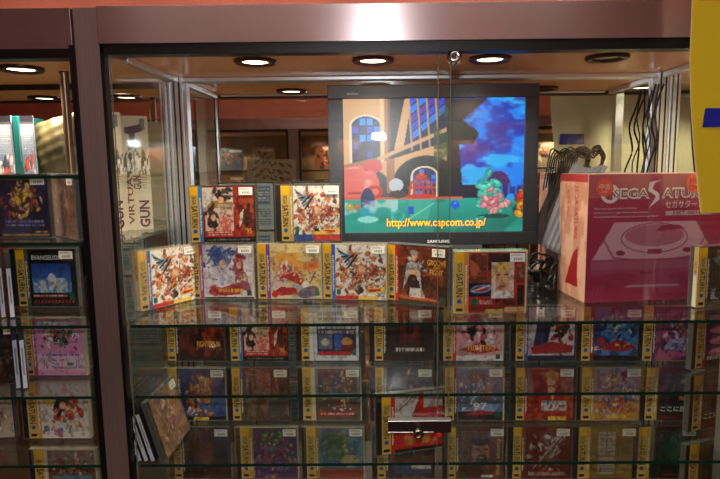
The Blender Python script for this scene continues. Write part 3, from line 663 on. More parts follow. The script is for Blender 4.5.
# ------------------------------------------------------------ monitor
def screen_picture():
    c = Can(226, 170, (.08, .10, .14))
    wall = (.86, .66, .46); wd = (.66, .44, .30)
    c.rect(0, .32, .66, 1, (.09, .12, .13))
    c.rect(0, .42, .28, 1, wall); c.rect(.21, .42, .25, 1, wd); c.rect(.25, .5, .30, 1, (.12, .13, .17)); c.poly([(.28, .62), (.34, 1), (.44, 1), (.40, .66)], wall)
    def win(cu, v0, v1, ru, tilt=0, arch=True):
        fr = (.94, .84, .72)
        c.rect(cu-ru-.012, v0-.012, cu+ru+.012, v1, fr)
        if arch: c.ell(cu, v1, ru+.012, ru*.9+.012, fr)
        bl = [(.10, .50, .97), (.15, .30, .80), (.2, .2, .35), (.05, .60, 1)]
        c.rect(cu-ru, v0, cu+ru, v1, (.1, .15, .35))
        if arch: c.ell(cu, v1, ru, ru*.9, (.1, .15, .35))
        r = random.Random(int(cu*99))
        nx, nz = 4, 6
        for i in range(nx):
            for j in range(nz):
                a = cu-ru+2*ru*(i+.12)/nx; q = v0+(v1+ru*.8-v0)*(j+.12)/nz; w_ = 2*ru*.76/nx; h_ = (v1+ru*.8-v0)*.76/nz
                if j == nz-1 and i in (0, 3): continue
                c.rect(a, q, a+w_, q+h_, r.choice(bl if j > 2 else [(.16, .18, .24), (.1, .12, .2), (.15, .3, .6)] if v0 < .6 and cu < .2 else bl))
    win(.125, .50, .80, .08)
    c.line((.215, .42), (.215, 1), .012, (.93, .76, .56)); c.rect(.245, .42, .26, 1, (.45, .28, .2))
    c.poly([(.33, .62), (.38, 1.0), (.66, 1.0), (.66, .62)], (.08, .14, .3))
    for i in range(4):
        for j in range(5):
            a_, q_ = .385+.047*i-.004*j, .70+.062*j+.055*i
            c.poly([(a_, q_), (a_+.036, q_+.035), (a_+.034, q_+.085), (a_-.002, q_+.05)], ((.05, .5, .98), (.12, .3, .85), (.3, .2, .7))[(i*3+j) % 3])
    for i in range(4): c.line((.38+.05*i, .62), (.36+.05*i, 1), .005, wall)
    c.line((0, .5), (.2, .56), .014, wd); c.line((.2, .56), (.66, .82), .014, (.84, .64, .46))
    c.poly([(0, .38), (0, .48), (.23, .54), (.62, .70), (.66, .66), (.66, .38)], wall, 1)
    c.ell(.13, .33, .13, .155, (.30, .32, .34)); c.ell(.46, .36, .19, .22, (.10, .12, .14)); c.rect(.27, .30, .66, .42, (.10, .12, .14)); c.rect(.24, .30, .28, .56, wd)
    win(.45, .24, .43, .065)
    c.rect(.57, .28, .68, 1, (.12, .17, .12)); c.noise((.20, .30, .20), 5, 8, .5, .8, (.50, .42, .68, 1))
    # sky
    c.a = np.where(((c.U > .61) & (c.V > .19))[..., None], np.array((.08, .52, .97)), c.a)
    c.noise((.10, .20, .68), 4, 7, .52, .9, (.61, .19, 1, 1), .8); c.noise((.15, .74, 1.0), 14, 9, .55, .9, (.61, .19, 1, 1), .6); c.noise((.28, .14, .55), 31, 7, .60, .7, (.61, .19, 1, 1), .7)
    c.poly([(.58, 1), (.80, 1), (.66, .84), (.75, .74), (.72, .66), (.64, .66), (.66, .34), (.72, .25), (.58, .25)], (.07, .07, .10)); c.ell(.66, .75, .09, .06, (.10, .09, .12), -.4)
    c.ell(.86, .34, .07, .12, (.28, .14, .42)); c.rect(.79, .2, .93, .34, (.28, .14, .42)); c.rect(.61, .25, 1, .34, (.08, .16, .5), .7)
    for u in (.88, .92, .96): c.line((u, .22), (u, .36), .004, (.25, .45, .85))
    c.rect(.60, .24, .80, .36, (.05, .06, .2))
    # floor and props (plain stone, urn, cage, crystals)
    c.grad((.06, .50, .42), (.10, .66, .60), 0, .26); c.noise((.25, .72, .66), 8, 4, .55, .4, (0, 0, 1, .26), .4); c.noise((.04, .36, .32), 18, 5, .6, .5, (.5, 0, 1, .26))
    c.rect(0, .25, .66, .272, (.85, .35, .28))
    c.poly([(0, .27), (0, .44), (.04, .5), (.13, .52), (.17, .47), (.2, .38), (.19, .27)], (.92, .42, .38)); c.ell(.16, .50, .055, .05, (.85, .28, .28)); c.ell(.02, .46, .05, .03, (.9, .4, .38)); c.rect(.02, .29, .16, .31, (.7, .25, .22)); c.ell(.17, .31, .045, .05, (.78, .22, .18)); c.ell(.17, .31, .022, .026, (.95, .45, .36))
    c.noise((.98, .75, .7), 7, 6, .6, .7, (0, .3, .17, .5))
    c.ell(.13, .24, .04, .10, (.12, .20, .40)); c.ell(.13, .16, .045, .05, (.10, .62, .68)); c.ell(.13, .10, .06, .025, (.55, .85, .8)) 
    c.ell(.29, .36, .04, .05, (.78, .80, .84)); c.ell(.30, .29, .05, .03, (.25, .25, .2)); c.noise((.15, .75, .70), 41, 9, .45, .9, (.26, .08, .34, .24)); c.noise((.95, .9, .9), 51, 8, .6, .6, (0, .03, .3, .25))
    cg = (.80, .20, .12)
    c.ell(.43, .275, .085, .018, cg)
    for k in range(6): c.line((.36+.028*k, .275), (.375+.022*k, .37), .006, cg)
    c.line((.36, .34), (.505, .34), .007, cg)
    for q in (-.06, -.03, .0, .03, .06): c.line((.43+q, .37), (.43+q*.3, .42), .006, cg)
    c.ell(.43, .425, .03, .02, cg); c.ell(.43, .445, .012, .016, (.9, .35, .25))
    c.poly([(.355, .25), (.37, .1), (.47, .1), (.49, .25)], (.2, .68, .58)); c.line((.36, .1), (.50, .22), .004, (.5, .85, .75)); c.rect(.36, .14, .39, .2, (.1, .3, .8))
    def crys(u, v, r, col):
        c.poly([(u-r, v), (u-r*.4, v+r*1.5), (u+r*.5, v+r*1.4), (u+r, v-r*.2), (u, v-r*1.1)], col); c.poly([(u-r*.3, v+r*.2), (u-r*.1, v+r*1.1), (u+r*.4, v+r)], tuple(min(1, k+.3) for k in col))
    crys(.62, .20, .028, (.05, .35, .85)); crys(.03, .19, .022, (.75, .6, .2)); crys(.07, .19, .02, (.75, .4, .2))
    # a plain flowering shrub in pink and mint where the light cluster stands
    c.ell(.84, .12, .09, .018, (.03, .28, .25)); c.splash(.81, .30, .03, .06, [(.25, .78, .68), (.35, .85, .75), (.2, .65, .6)], 24, 5, .02, .045, .7); c.splash(.83, .21, .03, .035, [(.92, .52, .58), (.85, .4, .5), (.95, .65, .6)], 22, 8, .015, .035, .6)
    c.splash(.99, .24, .012, .05, [(.9, .6, .1), (.85, .2, .1), (.2, .2, .55)], 10, 3, .02, .04); c.ell(.93, .26, .022, .03, (.15, .6, .9))
    return c
tv = empty('monitor', 'dark framed flat monitor showing a cartoon mansion and night sky, behind the front row', 'monitor', (P(435, 245, 1.27).x, 1.27, S1))
ty = 1.275
A0, A1 = P(330.5, 246, ty), P(540, 83, ty); s0, s1 = P(345, 233, ty), P(525.5, 97, ty)
dx, dy, dz = tv.location
def L(p): return (p.x-dx, p.y-dy, p.z-dz)
x0, x1, z0, z1 = A0.x-dx, A1.x-dx, A0.z-dz, A1.z-dz; u0, u1, v0, v1 = s0.x-dx, s1.x-dx, s0.z-dz, s1.z-dz
y0 = ty-dy
b = MB(); d_ = .012
for a, q in (((x0, z0), (x1, v0)), ((x0, v1), (x1, z1)), ((x0, v0), (u0, v1)), ((u1, v0), (x1, v1))):
    b.box((a[0], y0, a[1]), (q[0], y0+d_, q[1]), M_tv)
b.build('bezel', tv, bevel=.0015)
MB().box((x0+.002, y0+d_, z0+.002), (x1-.002, y0+.034, z1-.002), M_tv).box((x0+.06, y0+.034, z0+.05), (x1-.06, y0+.05, z1-.05), M_tv).build('rear_housing', tv, bevel=.003)
b = MB(); b.grid(screen_picture().a, u1-u0, v1-v0, M_screen, Matrix.Translation((u0, y0+.003, v0)))
t0, t1 = P(387, 224, ty), P(486, 224, ty); tw = t1.x-t0.x; tx = (t0.x+t1.x)/2-dx; tz = P(436, 223.5, ty).z-dz
b.text('http://www.capcom.co.jp/', tx+.0012, tz-.0012, tw, .0245, mat('url shadow', (.35, .12, .02), .5, emit=.5, ecol=(.35, .12, .02)), y0+.0024, bold=.03)
b.text('http://www.capcom.co.jp/', tx, tz, tw, .024, mat('url orange', (1, .66, .15), .5, emit=.9, ecol=(1, .68, .2)), y0+.0018, bold=.012)
b.build('screen', tv)
MB().text('SAMSUNG', P(438.5, 242, ty).x-dx, P(438.5, 241.3, ty).z-dz, P(449.5, 242, ty).x-P(427, 242, ty).x, .0066, mat('silver lettering', (.85, .85, .88), .4), y0-.0004, bold=.03).build('lettering', tv)
MB().text('SyncMaster', P(353, 94, ty).x-dx, P(353, 94, ty).z-dz, .026, .0055, mat('silver lettering', (.85, .85, .88), .4), y0-.0004).build('model_lettering', tv)
MB().box((-.035, y0+.02, .012), (.035, y0+.034, z0+.06), M_tv).build('neck', tv, bevel=.002)
MB().lathe([(.0001, 0), (.06, 0), (.062, .004), (.05, .011), (.0001, .013)], M_tv, Matrix.Translation((0, y0+.028, .0003)) @ Matrix.Diagonal((2.0, .75, 1, 1)), n=36).build('base', tv, smooth=True)

# ------------------------------------------------------------ Saturn console box
def saturn_box():
    z = S1; fl, fr = G(581.5, 301, z), G(712, 296, z)
    o = empty('console_box', 'large magenta and grey game console carton with white lettering, right of the monitor', 'box', ((fl.x+fr.x)/2, fl.y, z+.0003), math.atan2(fr.y-fl.y, fr.x-fl.x))
    W = (fr-fl).length; Hh = (P(583, 174.5, fl.y).z-z); Dp = .136
    X = -W/2
    b = MB(); card = mat('carton card', (.78, .66, .58), .5, coat=.2); b.box((X, .0008, 0), (X+W, Dp, Hh), card); b.build('carton', o, bevel=.0015)
    c = Can(150, 150, (.62, .12, .29)); g = (.80, .60, .67); g2 = (.64, .22, .36)
    c.poly([(.04, .33), (.20, .63), (.80, .63), (.97, .33)], g); c.poly([(.04, .33), (.97, .33), (.97, .22), (.04, .22)], (.66, .32, .43)); c.poly([(.04, .22), (.3, .1), (.7, .1), (.97, .22), (.97, .26), (.04, .26)], g2)
    c.ell(.5, .5, .25, .12, (.60, .10, .27)); c.ell(.5, .5, .242, .112, g); c.ell(.5, .52, .22, .085, (.68, .38, .48)); c.poly([(.5, .55), (.72, .57), (.68, .6), (.55, .6)], (.58, .15, .3))
    c.ell(.25, .385, .035, .02, (.55, .1, .25)); c.ell(.75, .4, .035, .02, (.55, .1, .25)); c.rect(.45, .37, .56, .41, (.58, .12, .28))
    c.line((.3, .12), (.7, .12), .007, (.75, .6, .66)); c.line((.04, .33), (.97, .33), .005, (.55, .12, .28)); c.line((.12, .5), (.2, .35), .005, (.58, .15, .3)); c.line((.88, .5), (.8, .35), .005, (.58, .15, .3)); c.line((.2, .35), (.36, .33), .005, (.58, .15, .3)); c.line((.8, .35), (.64, .33), .005, (.58, .15, .3))
    c.ell(.17, .15, .22, .07, (.60, .10, .27), .2, .7); c.ell(.83, .15, .2, .07, (.60, .10, .27), -.2, .7)
    hz = ((np.floor(c.U*75)+np.floor(c.V*75)) % 2)[..., None]; mk = ((c.V < .63) & (c.V > .1))[..., None]; c.a = np.where(mk, c.a*(1-.07*hz), c.a)
    for k in range(3): c.line((.05+.03*k, .06), (.07+.03*k, .13), .006, g2)
    for k in range(4): c.ell(.88+.025*(k % 2), .09+.025*(k//2), .012, .012, (.5, .08, .22))
    b = MB(); b.grid(c.a, W, Hh, M_art, Matrix.Translation((X, 0, 0)))
    Wf = W; W = W*.95
    wt = mat('logo white', (.86, .80, .82), .5); dk = mat('logo dark', (.42, .08, .18), .5)
    zz = lambda v: v*Hh
    b.text('SEGA', X+.325*W, zz(.85), .285*W, .085*Hh, wt, -.0005, bold=.045).text('ATURN', X+.755*W, zz(.85), .385*W, .085*Hh, wt, -.0005, bold=.045)
    b.text('SEGA', X+.325*W, zz(.85), .262*W, .058*Hh, dk, -.0009).text('ATURN', X+.755*W, zz(.85), .362*W, .058*Hh, dk, -.0009)
    sw = [(.50, .95), (.47, .88), (.53, .84), (.47, .74), (.45, .75), (.50, .83), (.44, .88), (.47, .95)]
    b.add([(X+(u+.005)*W, -.0006, v*Hh) for u, v in [(.56, .955), (.50, .93), (.48, .885), (.54, .845), (.54, .80), (.46, .735), (.50, .80), (.51, .83), (.45, .87), (.46, .935)]], [tuple(range(10))], wt)
    b.lathe([(.020, 0), (.020, .0005), (.013, .0005), (.013, 0)], wt, Matrix.Translation((X+.165*W, -.0001, zz(.85))) @ Matrix.Rotation(math.pi/2, 4, 'X'), closed=True)
    b.text('セガサターン', X+.745*W, zz(.762), .30*W, .06*Hh, wt, -.0005)
    b.box((X+.60*W, -.0006, zz(.675)), (X+.97*W, -.0002, zz(.71)), mat('grey bar', (.72, .62, .65), .5)); b.text('HST-0014', X+.77*W, zz(.693), .22*W, .026*Hh, dk, -.0009, bold=.02)
    for k, t in enumerate(('The next generation of home', 'entertainment is right here in this machine.', 'The SEGASATURN welcomes you to the next level!')):
        wd = (.33, .42, .50)[k]*W; b.text(t, X+.045*W+wd/2, zz(.735-.032*k), wd, .018*Hh, wt, -.0005)
    b.text('SEGA', X+.47*W, zz(.225), .09*W, .025*Hh, dk, -.0006, bold=.03)
    b.build('front_print', o); W = Wf
    c = Can(40, 90, (.80, .62, .54)); c.noise((.70, .50, .42), 5, 5, .5); c.poly([(.3, .1), (.75, .1), (.72, .42), (.55, .36)], (.55, .10, .12)); c.rect(.0, .94, 1, 1, (.6, .2, .2))
    b = MB(); b.grid(c.a, Dp-.002, Hh, M_art, Matrix.Translation((X-.0004, Dp, 0)) @ Matrix.Rotation(-math.pi/2, 4, 'Z'))
    T = Matrix.Translation((X-.0008, Dp, 0)) @ Matrix.Rotation(-math.pi/2, 4, 'Z')
    b.text('SEGA SATURN', .085, Hh*.70, Hh*.42, .016, mat('side red ink', (.62, .15, .18), .5), 0, -math.pi/2, T=T); b.text('セガサターン', .045, Hh*.75, Hh*.25, .012, mat('side red ink', (.62, .15, .18), .5), 0, -math.pi/2, T=T)
    b.build('side_print', o)
    def round_sticker(u, v, r, ma, tx, ink, name, sz, lab):
        b = MB(); b.lathe([(r, 0), (r, .0006), (.0001, .0006)], ma, Matrix.Translation((X+u*W, -.0006, v*Hh)) @ Matrix.Rotation(math.pi/2, 4, 'X'), n=36)
        for t, du, dv, tw, th, rot in tx: b.text(t, X+u*W+du, v*Hh+dv, tw, th, ink, -.0016, rot)
        q = b.build(name, o); q['label'] = lab
    round_sticker(.115, .90, .0185, mat('red sticker', (.85, .22, .20), .4), (('中古', 0, .002, .024, .012, 0), ('USED', 0, -.009, .012, .004, 0)), wt, 'round_sticker', 1, 'red round sticker with white characters')
    round_sticker(.78, .925, .0205, mat('orange red sticker', (.93, .25, .13), .4), (('Price', 0, .006, .026, .010, .2), ('Check', 0, -.008, .028, .010, .2)), M_ink, 'round_sticker', 1, 'orange red round sticker with black handwriting')
    MB().box((X-.0014, -.0022, -.0000), (X+W+.0014, -.0018, Hh+.001), pane('clear wrap', (.98, .98, .98), haze=.004)).build('clear_wrap', o)
    return o
saturn_box()

# ------------------------------------------------------------ game cases, central cabinet
TF = .022
gA = 'game cases in the row before the monitor'
case_at('crowd', 'angled thick game case with orange crowd art, leftmost of the front row', (147, 311), (194, 300), S1, t=.022)
case_at('duo', 'game case with blue and red figures on pale art and a purple stripe', (191, 299.5), (257, 299.5), S1, t=TF)
case_at('sun', 'game case with glowing yellow sun and red swirl art, below the dark hinged case', (258, 299.5), (323.5, 299.5), S1, t=TF)
case_at('crowd', 'game case with orange crowd art, flat at the lower left of the monitor', (325, 299.5), (386, 301), S1, t=TF)
case_at('groove', 'brown game case with grey clad figure lettered GROOVE ON FIGHT, under the monitor', (386.5, 300), (449, 308), S1, t=TF, hinge=0)
case_at('portrait', 'red and black game case with a blond face, nearest the top glass shelf edge', (453, 314.5), (527, 313.5), S1, t=.024)
z2 = S1+CH+.0030
def on_top(key, label, px0, px1, Y, rz, z, **k):
    a, b_ = P(px0, 240, Y), P(px1, 240, Y); return game_case(key, label, ((a.x+b_.x)/2, Y, z), rz, **k)
on_top('redpanel', 'thick red panelled game case with blue stripe, stacked on the front row, left', 191, 257, G(224, 299.5, S1).y-.004, .02, z2, t=.026)
on_top('crowdhinge', 'dark hinged game case with orange crowd on white art, stacked beside the monitor frame', 277, 341, G(290, 299.5, S1).y+.004, -.01, z2, t=.011)
case_at('blackblue', 'black game case with pale blue lettering standing in front of the magenta carton', (691, 309), (757, 303), S1, t=TF)
# row on the second shelf
RA = [('flame', 166, 223, 'game case with dark flames lettered FIGHTERS 96, leftmost on the second shelf'),
      ('redpanel', 225, 290, 'red panelled game case with blue stripe, second shelf, beside the flame case'),
      ('photos', 297, 360, 'game case with small photo panels and a red strip on the second shelf'),
      ('throne', 372, 431, 'black game case showing a red throne, on the second shelf under the monitor'),
      ('fighters', 441, 501, 'pink and white game case lettered FIGHTERS in gold on the second shelf'),
      ('duel', 514, 571, 'game case with dark blue and red duelling shapes on the second shelf'),
      ('vamp', 578, 638, 'blue game case with red curved banner on the second shelf below the magenta carton'),
      ('night', 644, 696, 'purple and pink game case on the second shelf, right of the blue one')]
for k, a, b_, lb in RA: case_at(k, lb, (a, 361.5), (b_, 361.5), S2, sty=.100)
case_at('pinkpad', 'black game case with four pink ovals at the right end of the second shelf', (686, 371), (744, 361), S2)
RBW = [('streetblue', 168, 226, 'blue game case with an orange figure, leftmost standing flat on the third shelf'),
       ('faint', 229, 290, 'dull brown game case between the blue and the crowded brown one, third shelf'),
       ('heroes', 300, 361, 'brown game case with crowded figures and a red strip along the bottom, third shelf'),
       ('trio', 372, 432, 'grey violet game case behind the tilted red one on the third shelf'),
       ('ice', 442, 502, 'icy blue game case numbered 97 on the third shelf, right of the lock bar'),
       ('fury', 513, 571, 'red game case with a yellow haired figure and a grey emblem, third shelf'),
       ('toon', 577, 639, 'game case with many small toy like shapes in lilac and orange, third shelf'),
       ('three', 645, 697, 'black game case with a bronze 3, the rear one on the third shelf')]
for k, a, b_, lb in RBW: case_at(k, lb, (a, 421), (b_, 421), S3)
case_at('three', 'black game case with a big bronze 3, the nearer angled one at the right edge', (676, 436), (744, 419), S3)
@cov('redtech', (.78, .12, .12), 'd')
def _(c):
    c.a[:] = (.78, .14, .12); c.rect(0, .55, .5, 1, (.80, .80, .78)); c.poly([(.35, .6), (.55, 1), (.65, 1), (.5, .5)], (.72, .12, .1)); c.rect(.6, .72, 1, 1, (.75, .75, .72)); c.line((.05, .7), (.4, .95), .01, (.4, .4, .4)); c.noise((.80, .50, .25), 5, 5, .45, 1, (.2, .1, 1, .4)); c.rect(0, .42, 1, .52, (.6, .35, .25)); c.rect(0, 0, 1, .05, K_)
case_at('redtech', 'tilted red game case just behind the brown lock bar, on the third shelf', (377, 456.5), (443, 447), S3, sticker=False)
RC = [('darkbrown', 172, 230, 'very dark brown game case beside the slanting magazine cover, fourth shelf'),
      ('comic', 238, 299, 'violet and green comic style game case on the fourth shelf'),
      ('ocean', 305, 363, 'sea blue and green game case on the fourth shelf'),
      ('teal', 374, 433, 'dark game case with a pale teal shard, fourth shelf below the lock bar'),
      ('bearded', 444, 503, 'brown game case with a bearded face, lettered Portrait Series down the side'),
      ('sword', 510, 567, 'dark red game case with pale slashing strokes on the fourth shelf'),
      ('backside', 573, 634, 'mustard game case printed with white table panels, fourth shelf'),
      ('gem', 636, 690, 'black game case with a dark green gem, rear one on the fourth shelf')]
for k, a, b_, lb in RC: case_at(k, lb, (a, 479), (b_, 479), S4)
case_at('gem', 'black game case with a dark green gem, nearer and angled at the lower right corner', (670, 505), (744, 486), S4)

# thin upright cases and slanting cover on the third shelf, left end
def side_case(label, loc, rz, lean, h=.125, w=.128, name='game_case', group=None):
    o = empty(name, label, 'game case', loc, 0, group); o.rotation_euler = (0, lean, rz)
    put('case_body', shared('sidebody', lambda: MB().box((0, 0, 0), (.0095, w, h), M_trayd).mesh('case_body')), o)
    put('spine_label', shared('sidespine', lambda: MB().box((.0012, -.0006, .003), (.0083, -.0001, h*.80), mat('spine white', (.74, .76, .82), .5)).box((.0035, -.0008, .03), (.006, -.0007, .085), M_grey).mesh('spine_label')), o)
    return o
z = S3+.0035
_a, _b = G(161, 464, S3), G(183, 434, S3); TR = math.atan2(-(_b.x-_a.x), _b.y-_a.y)
names = ('leftmost of the four thin cases leaning by the cabinet post, black', 'second thin black case from the post in the leaning group of four', 'third thin black case from the post in the leaning group of four', 'thin black case of the leaning group, next to the slanting tan cover')
for k in range(4):
    p = G(136.5+6.6*k, 464.5, S3); side_case(names[k], (p.x-.0095, p.y, z), TR, -.26, name='thin_case', group='thin cases leaning at the left end of the third shelf')
a, b_ = G(162.5, 464, S3), G(184, 435, S3)
o = game_case('tan', 'tan slanting magazine style cover standing at an angle beside the thin leaning cases', (0, 0, 0), 0, t=.008, sticker=True, spine=False)
dd = (b_-a).normalized(); o.location = a+dd*.072+Vector((.006, 0, .0035)); o.rotation_euler = (-.26, 0, math.atan2(dd.y, dd.x))

# ------------------------------------------------------------ left cabinet contents
case_at('golddragon', 'navy game case with a gold and orange cluster, upper part of the left cabinet', (-14, 238), (50, 238), LB)
case_at('tan', 'tan faded case angled towards the post on the upper shelf of the left cabinet', (50, 234.5), (83, 242), LB, spine=False)
case_at('eva', 'game case lettered EVANGELION over a blue sky picture, left cabinet', (15, 307), (79, 307), S1, spine=True)
case_at('pinkband', 'pink game case with katakana lettering, left cabinet', (24, 376), (84, 376), S2, sticker=False)
case_at('shadowcast', 'nearly black game case at the left edge, above the white and red one', (-45, 390), (19, 383), S2)
case_at('whitegirl', 'white game case with a red and black figure, left cabinet below the pink one', (28, 439), (88, 439), S3, sticker=False)
case_at('blonde', 'pale game case with warm blond shapes at the lower left edge', (-50, 441), (13, 438), S3, sticker=False)
case_at('heroes', 'brown crowded game case in the bottom left corner of the left cabinet', (36, 505), (97, 505), S4, sticker=False)
for k, (px, lb) in enumerate(((1, 'brown game case seen edge on at the left edge beside the EVANGELION case'), (10, 'black edge on case with white spine label, left of the EVANGELION case'))):
    p = G(px, 319, S1); side_case(lb, (p.x, p.y, S1+.0003), .60, 0, name='thin_case')
p = G(89, 296, S1); side_case('edge on case right of the EVANGELION case, by the post', (p.x, p.y, S1+.0003), .52, 0, name='thin_case')
for k, lb in enumerate(('edge on white spined case between the dark and the pink game case', 'second edge on case touching the left side of the pink game case')):
    p = G(21+7*k, 390, S2); side_case(lb, (p.x-.010, p.y, S2+.0003), .60, 0, name='thin_case')
# blister packs, foil bag
def blister(px0, px1, label, seed):
    Y = F+.13; a = P(px0, 178, Y); b2 = P(px1, 178, Y); zt = P(px0, 116, Y).z
    o = empty('blister_pack', label, 'blister pack', ((a.x+b2.x)/2, Y, LA+.0003)); wd = (b2-a).length; h = zt-LA
    c = Can(30, 70, (.50, .56, .66)); c.rect(0, .86, 1, 1, (.15, .15, .2)); c.bars(.1, .35, .9, .85, 14, (.70, .76, .86), seed, .6); c.splash(.5, .16, .2, .08, [(.8, .3, .2), (.15, .2, .4), W_], 14, seed, .06, .16)  # bluish glare painted into the card colour and pale bars
    MB().grid(c.a, wd, h, M_art, Matrix.Translation((-wd/2, 0, 0))).box((-wd/2, .0005, 0), (wd/2, .002, h), M_white).build('backing_card', o)
    vs = []; fs = []; n, mm = 10, 20
    for j in range(mm+1):
        for i in range(n+1):
            u, v = i/n, j/mm; bulge = (math.sin(math.pi*u)*math.sin(math.pi*min(1, max(0, (v-.05)/.85))))
            vs.append((-wd/2+wd*u, -.001-.018*max(0, bulge)**.5, h*.9*v))
    for j in range(mm):
        for i in range(n): q = j*(n+1)+i; fs.append((q, q+1, q+n+2, q+n+1))
    MB().add(vs, fs, M_shell).build('blister', o, smooth=True)
blister(0, 16, 'blister pack with painted bluish glare at the far left of the top shelf', 3)
blister(24, 38, 'blister pack with painted bluish glare between the teal book and the gold foil bag', 7)
pa, pb = P(17, 178, F+.125), P(23, 178, F+.125); h = P(17, 116, F+.125).z-LA
tb = empty('teal_book', 'narrow teal spined book standing between the two blister packs', 'book', ((pa.x+pb.x)/2, F+.125, LA+.0003)); w_ = pb.x-pa.x
MB().box((-w_/2, 0, 0), (w_/2, .09, h), mat('teal cover', (.08, .38, .38), .4)).build('book_cover', tb, bevel=.001)
MB().box((-w_/2+.0015, .002, h*.02), (w_/2-.0015, .091, h-.002), M_white).build('pages', tb)
pa, pb = P(39, 178, F+.15), P(80, 178, F+.15); h1, h2 = P(39, 124, F+.15).z-LA, P(73, 112, F+.15).z-LA
vs = []; fs = []; n, mm = 16, 20
for side in (0, 1):
    for j in range(mm+1):
        for i in range(n+1):
            u, v = i/n, j/mm; top = h1*(1-u)+h2*u
            th = .016*math.sin(math.pi*u)**.6*math.sin(math.pi*min(1, v*.97+.03))**.6*(1 if side else -1)
            vs.append(((pb.x-pa.x)*(u-.5), th+.0016*math.sin(19*u+9*v)+.0012*math.sin(33*v-7*u), top*v))
for side in (0, 1):
    for j in range(mm):
        for i in range(n):
            q = side*(mm+1)*(n+1)+j*(n+1)+i; fs.append((q, q+1, q+n+2, q+n+1) if not side else (q, q+n+1, q+n+2, q+1))
o = MB().add(vs, fs, mat('gold foil', (.34, .31, .21), .4, .3, noise=.4, nscale=25)).build('foil_bag', smooth=True, loc=((pa.x+pb.x)/2, F+.15, LA+.0003))
tag(o, 'dull gold foil bag leaning on the top shelf of the left cabinet', 'bag')

column(lc, XL-.0175, B-.015, ZB, HL-.002)
# two tall light gun cartons seen through the side glass
def gun_box(px0, px1, pyb, pyt, lab, Y):
    a, q = P(px0, pyb, Y), P(px1, pyb, Y); h = P(px0, pyt, Y).z-LB; w_ = q.x-a.x
    o = empty('gun_box', lab, 'box', ((a.x+q.x)/2, Y, LB+.0003), .40)
    MB().box((-w_/2, .0006, 0), (w_/2, .035, h), mat('cream card', (.80, .74, .66), .6)).build('carton', o, bevel=.001)
    c = Can(32, 130, (.86, .80, .72)); gd = (.30, .22, .24)
    c.poly([(.12, .90), (.75, .93), (.8, .87), (.5, .85), (.45, .72), (.2, .70), (.28, .84), (.12, .85)], gd); c.rect(.7, .88, .9, .98, (.3, .35, .4), .7)
    c.splash(.5, .60, .24, .035, [(.45, .38, .32), W_, (.3, .25, .25)], 34, 5, .04, .10)
    c.rect(.1, .28, .16, .52, (.35, .15, .2)); c.bars(.5, .36, .85, .5, 6, (.55, .5, .45), 4, .3)
    b = MB().grid(c.a, w_, h, M_plain, Matrix.Translation((-w_/2, 0, 0)))
    ik = mat('plum ink', (.38, .12, .20), .6)
    b.text('GUN', .012*w_/.06, h*.14, h*.24, w_*.40, ik, -.0005, math.pi/2, bold=.03).text('VIRTUA', -.30*w_, h*.26, h*.42, w_*.22, ik, -.0005, math.pi/2, bold=.02).text('GUN', -.02*w_, h*.42, h*.12, w_*.30, ik, -.0005, math.pi/2, bold=.02)
    b.build('front_print', o)
gun_box(129, 153, 232, 116, 'tall cream carton lettered GUN behind the side glass, right of two', 1.25)
gun_box(103, 127, 236, 112, 'tall cream carton lettered GUN behind the side glass, left of two', 1.215)

# ------------------------------------------------------------ cables, plastic bag
def smooth_path(pts, k=6):
    out = []; n = len(pts)
    for i in range(n-1):
        p0, p1, p2, p3 = pts[max(i-1, 0)], pts[i], pts[i+1], pts[min(i+2, n-1)]
        for j in range(k):
            t = j/k; out.append(.5*((2*p1)+(p2-p0)*t+(2*p0-5*p1+4*p2-p3)*t*t+(3*p1-p0-3*p2+p3)*t**3))
    return out+[pts[-1]]
cb = empty('hanging_cable', 'bundle of thin black cables hanging in the right rear corner beside the aluminium column', 'cable', tuple(P(650, 172, 1.32)))
def cable(par, pix, r=.0022, Y0=1.32):
    off = Vector(par.location); pts = [P(a, b, c)-off for a, b, c in pix]
    MB().tube(smooth_path(pts), r, M_cable).build('cord', par, smooth=True)
cable(cb, [(656, 84, 1.33), (650, 105, 1.33), (643, 125, 1.33), (646, 150, 1.33), (641, 176, 1.32), (640, 200, 1.345)])
cable(cb, [(659, 84, 1.33), (655, 110, 1.34), (657, 135, 1.33), (655, 160, 1.34), (653, 200, 1.345)])
cable(cb, [(664, 84, 1.33), (658, 100, 1.325), (652, 125, 1.32), (655, 145, 1.325), (647, 172, 1.34), (646, 200, 1.345)])
cable(cb, [(652, 90, 1.34), (647, 115, 1.34), (650, 140, 1.34), (644, 165, 1.335), (643, 195, 1.345)], .0016)
cc = empty('coiled_cable', 'tied loop of black cable lying against the mirror behind the magenta carton', 'cable', tuple(P(585, 165, 1.3)))
for k in range(8):
    cable(cc, [(553+3*k, 192-3*k, 1.325), (562+2.6*k, 163-1.5*k, 1.31), (570+3.2*k, 147+1.9*(k % 4), 1.30), (583+2*k, 158-2*(k % 5), 1.305), (596+k, 146+2.2*(k % 4), 1.31), (605-.8*k, 158+2*k, 1.32), (590+1.5*k, 174+k, 1.335)], .0019)
ck = empty('tangled_cable', 'tangle of black cables and plugs on the shelf between the monitor and the magenta carton', 'cable', tuple(G(550, 288, S1)))
r_ = random.Random(4)
for k in range(6):
    pts = []
    for j in range(9):
        a = j*1.15+k; q = G(549+9*math.cos(a)*r_.uniform(.6, 1), 288+5*math.sin(a), S1); q.z = S1+.006+r_.uniform(0, .06)*(1 if k > 2 else .4); pts.append(q-Vector(ck.location))
    MB().tube(smooth_path(pts), .003, M_cable).build('cord', ck, smooth=True)
q = G(549, 289, S1)-Vector(ck.location)
MB().box((q.x-.018, q.y-.01, .0005), (q.x+.014, q.y+.02, .028), M_cable).build('power_brick', ck, bevel=.003)
vs = []; fs = []; nu, nv = 40, 14
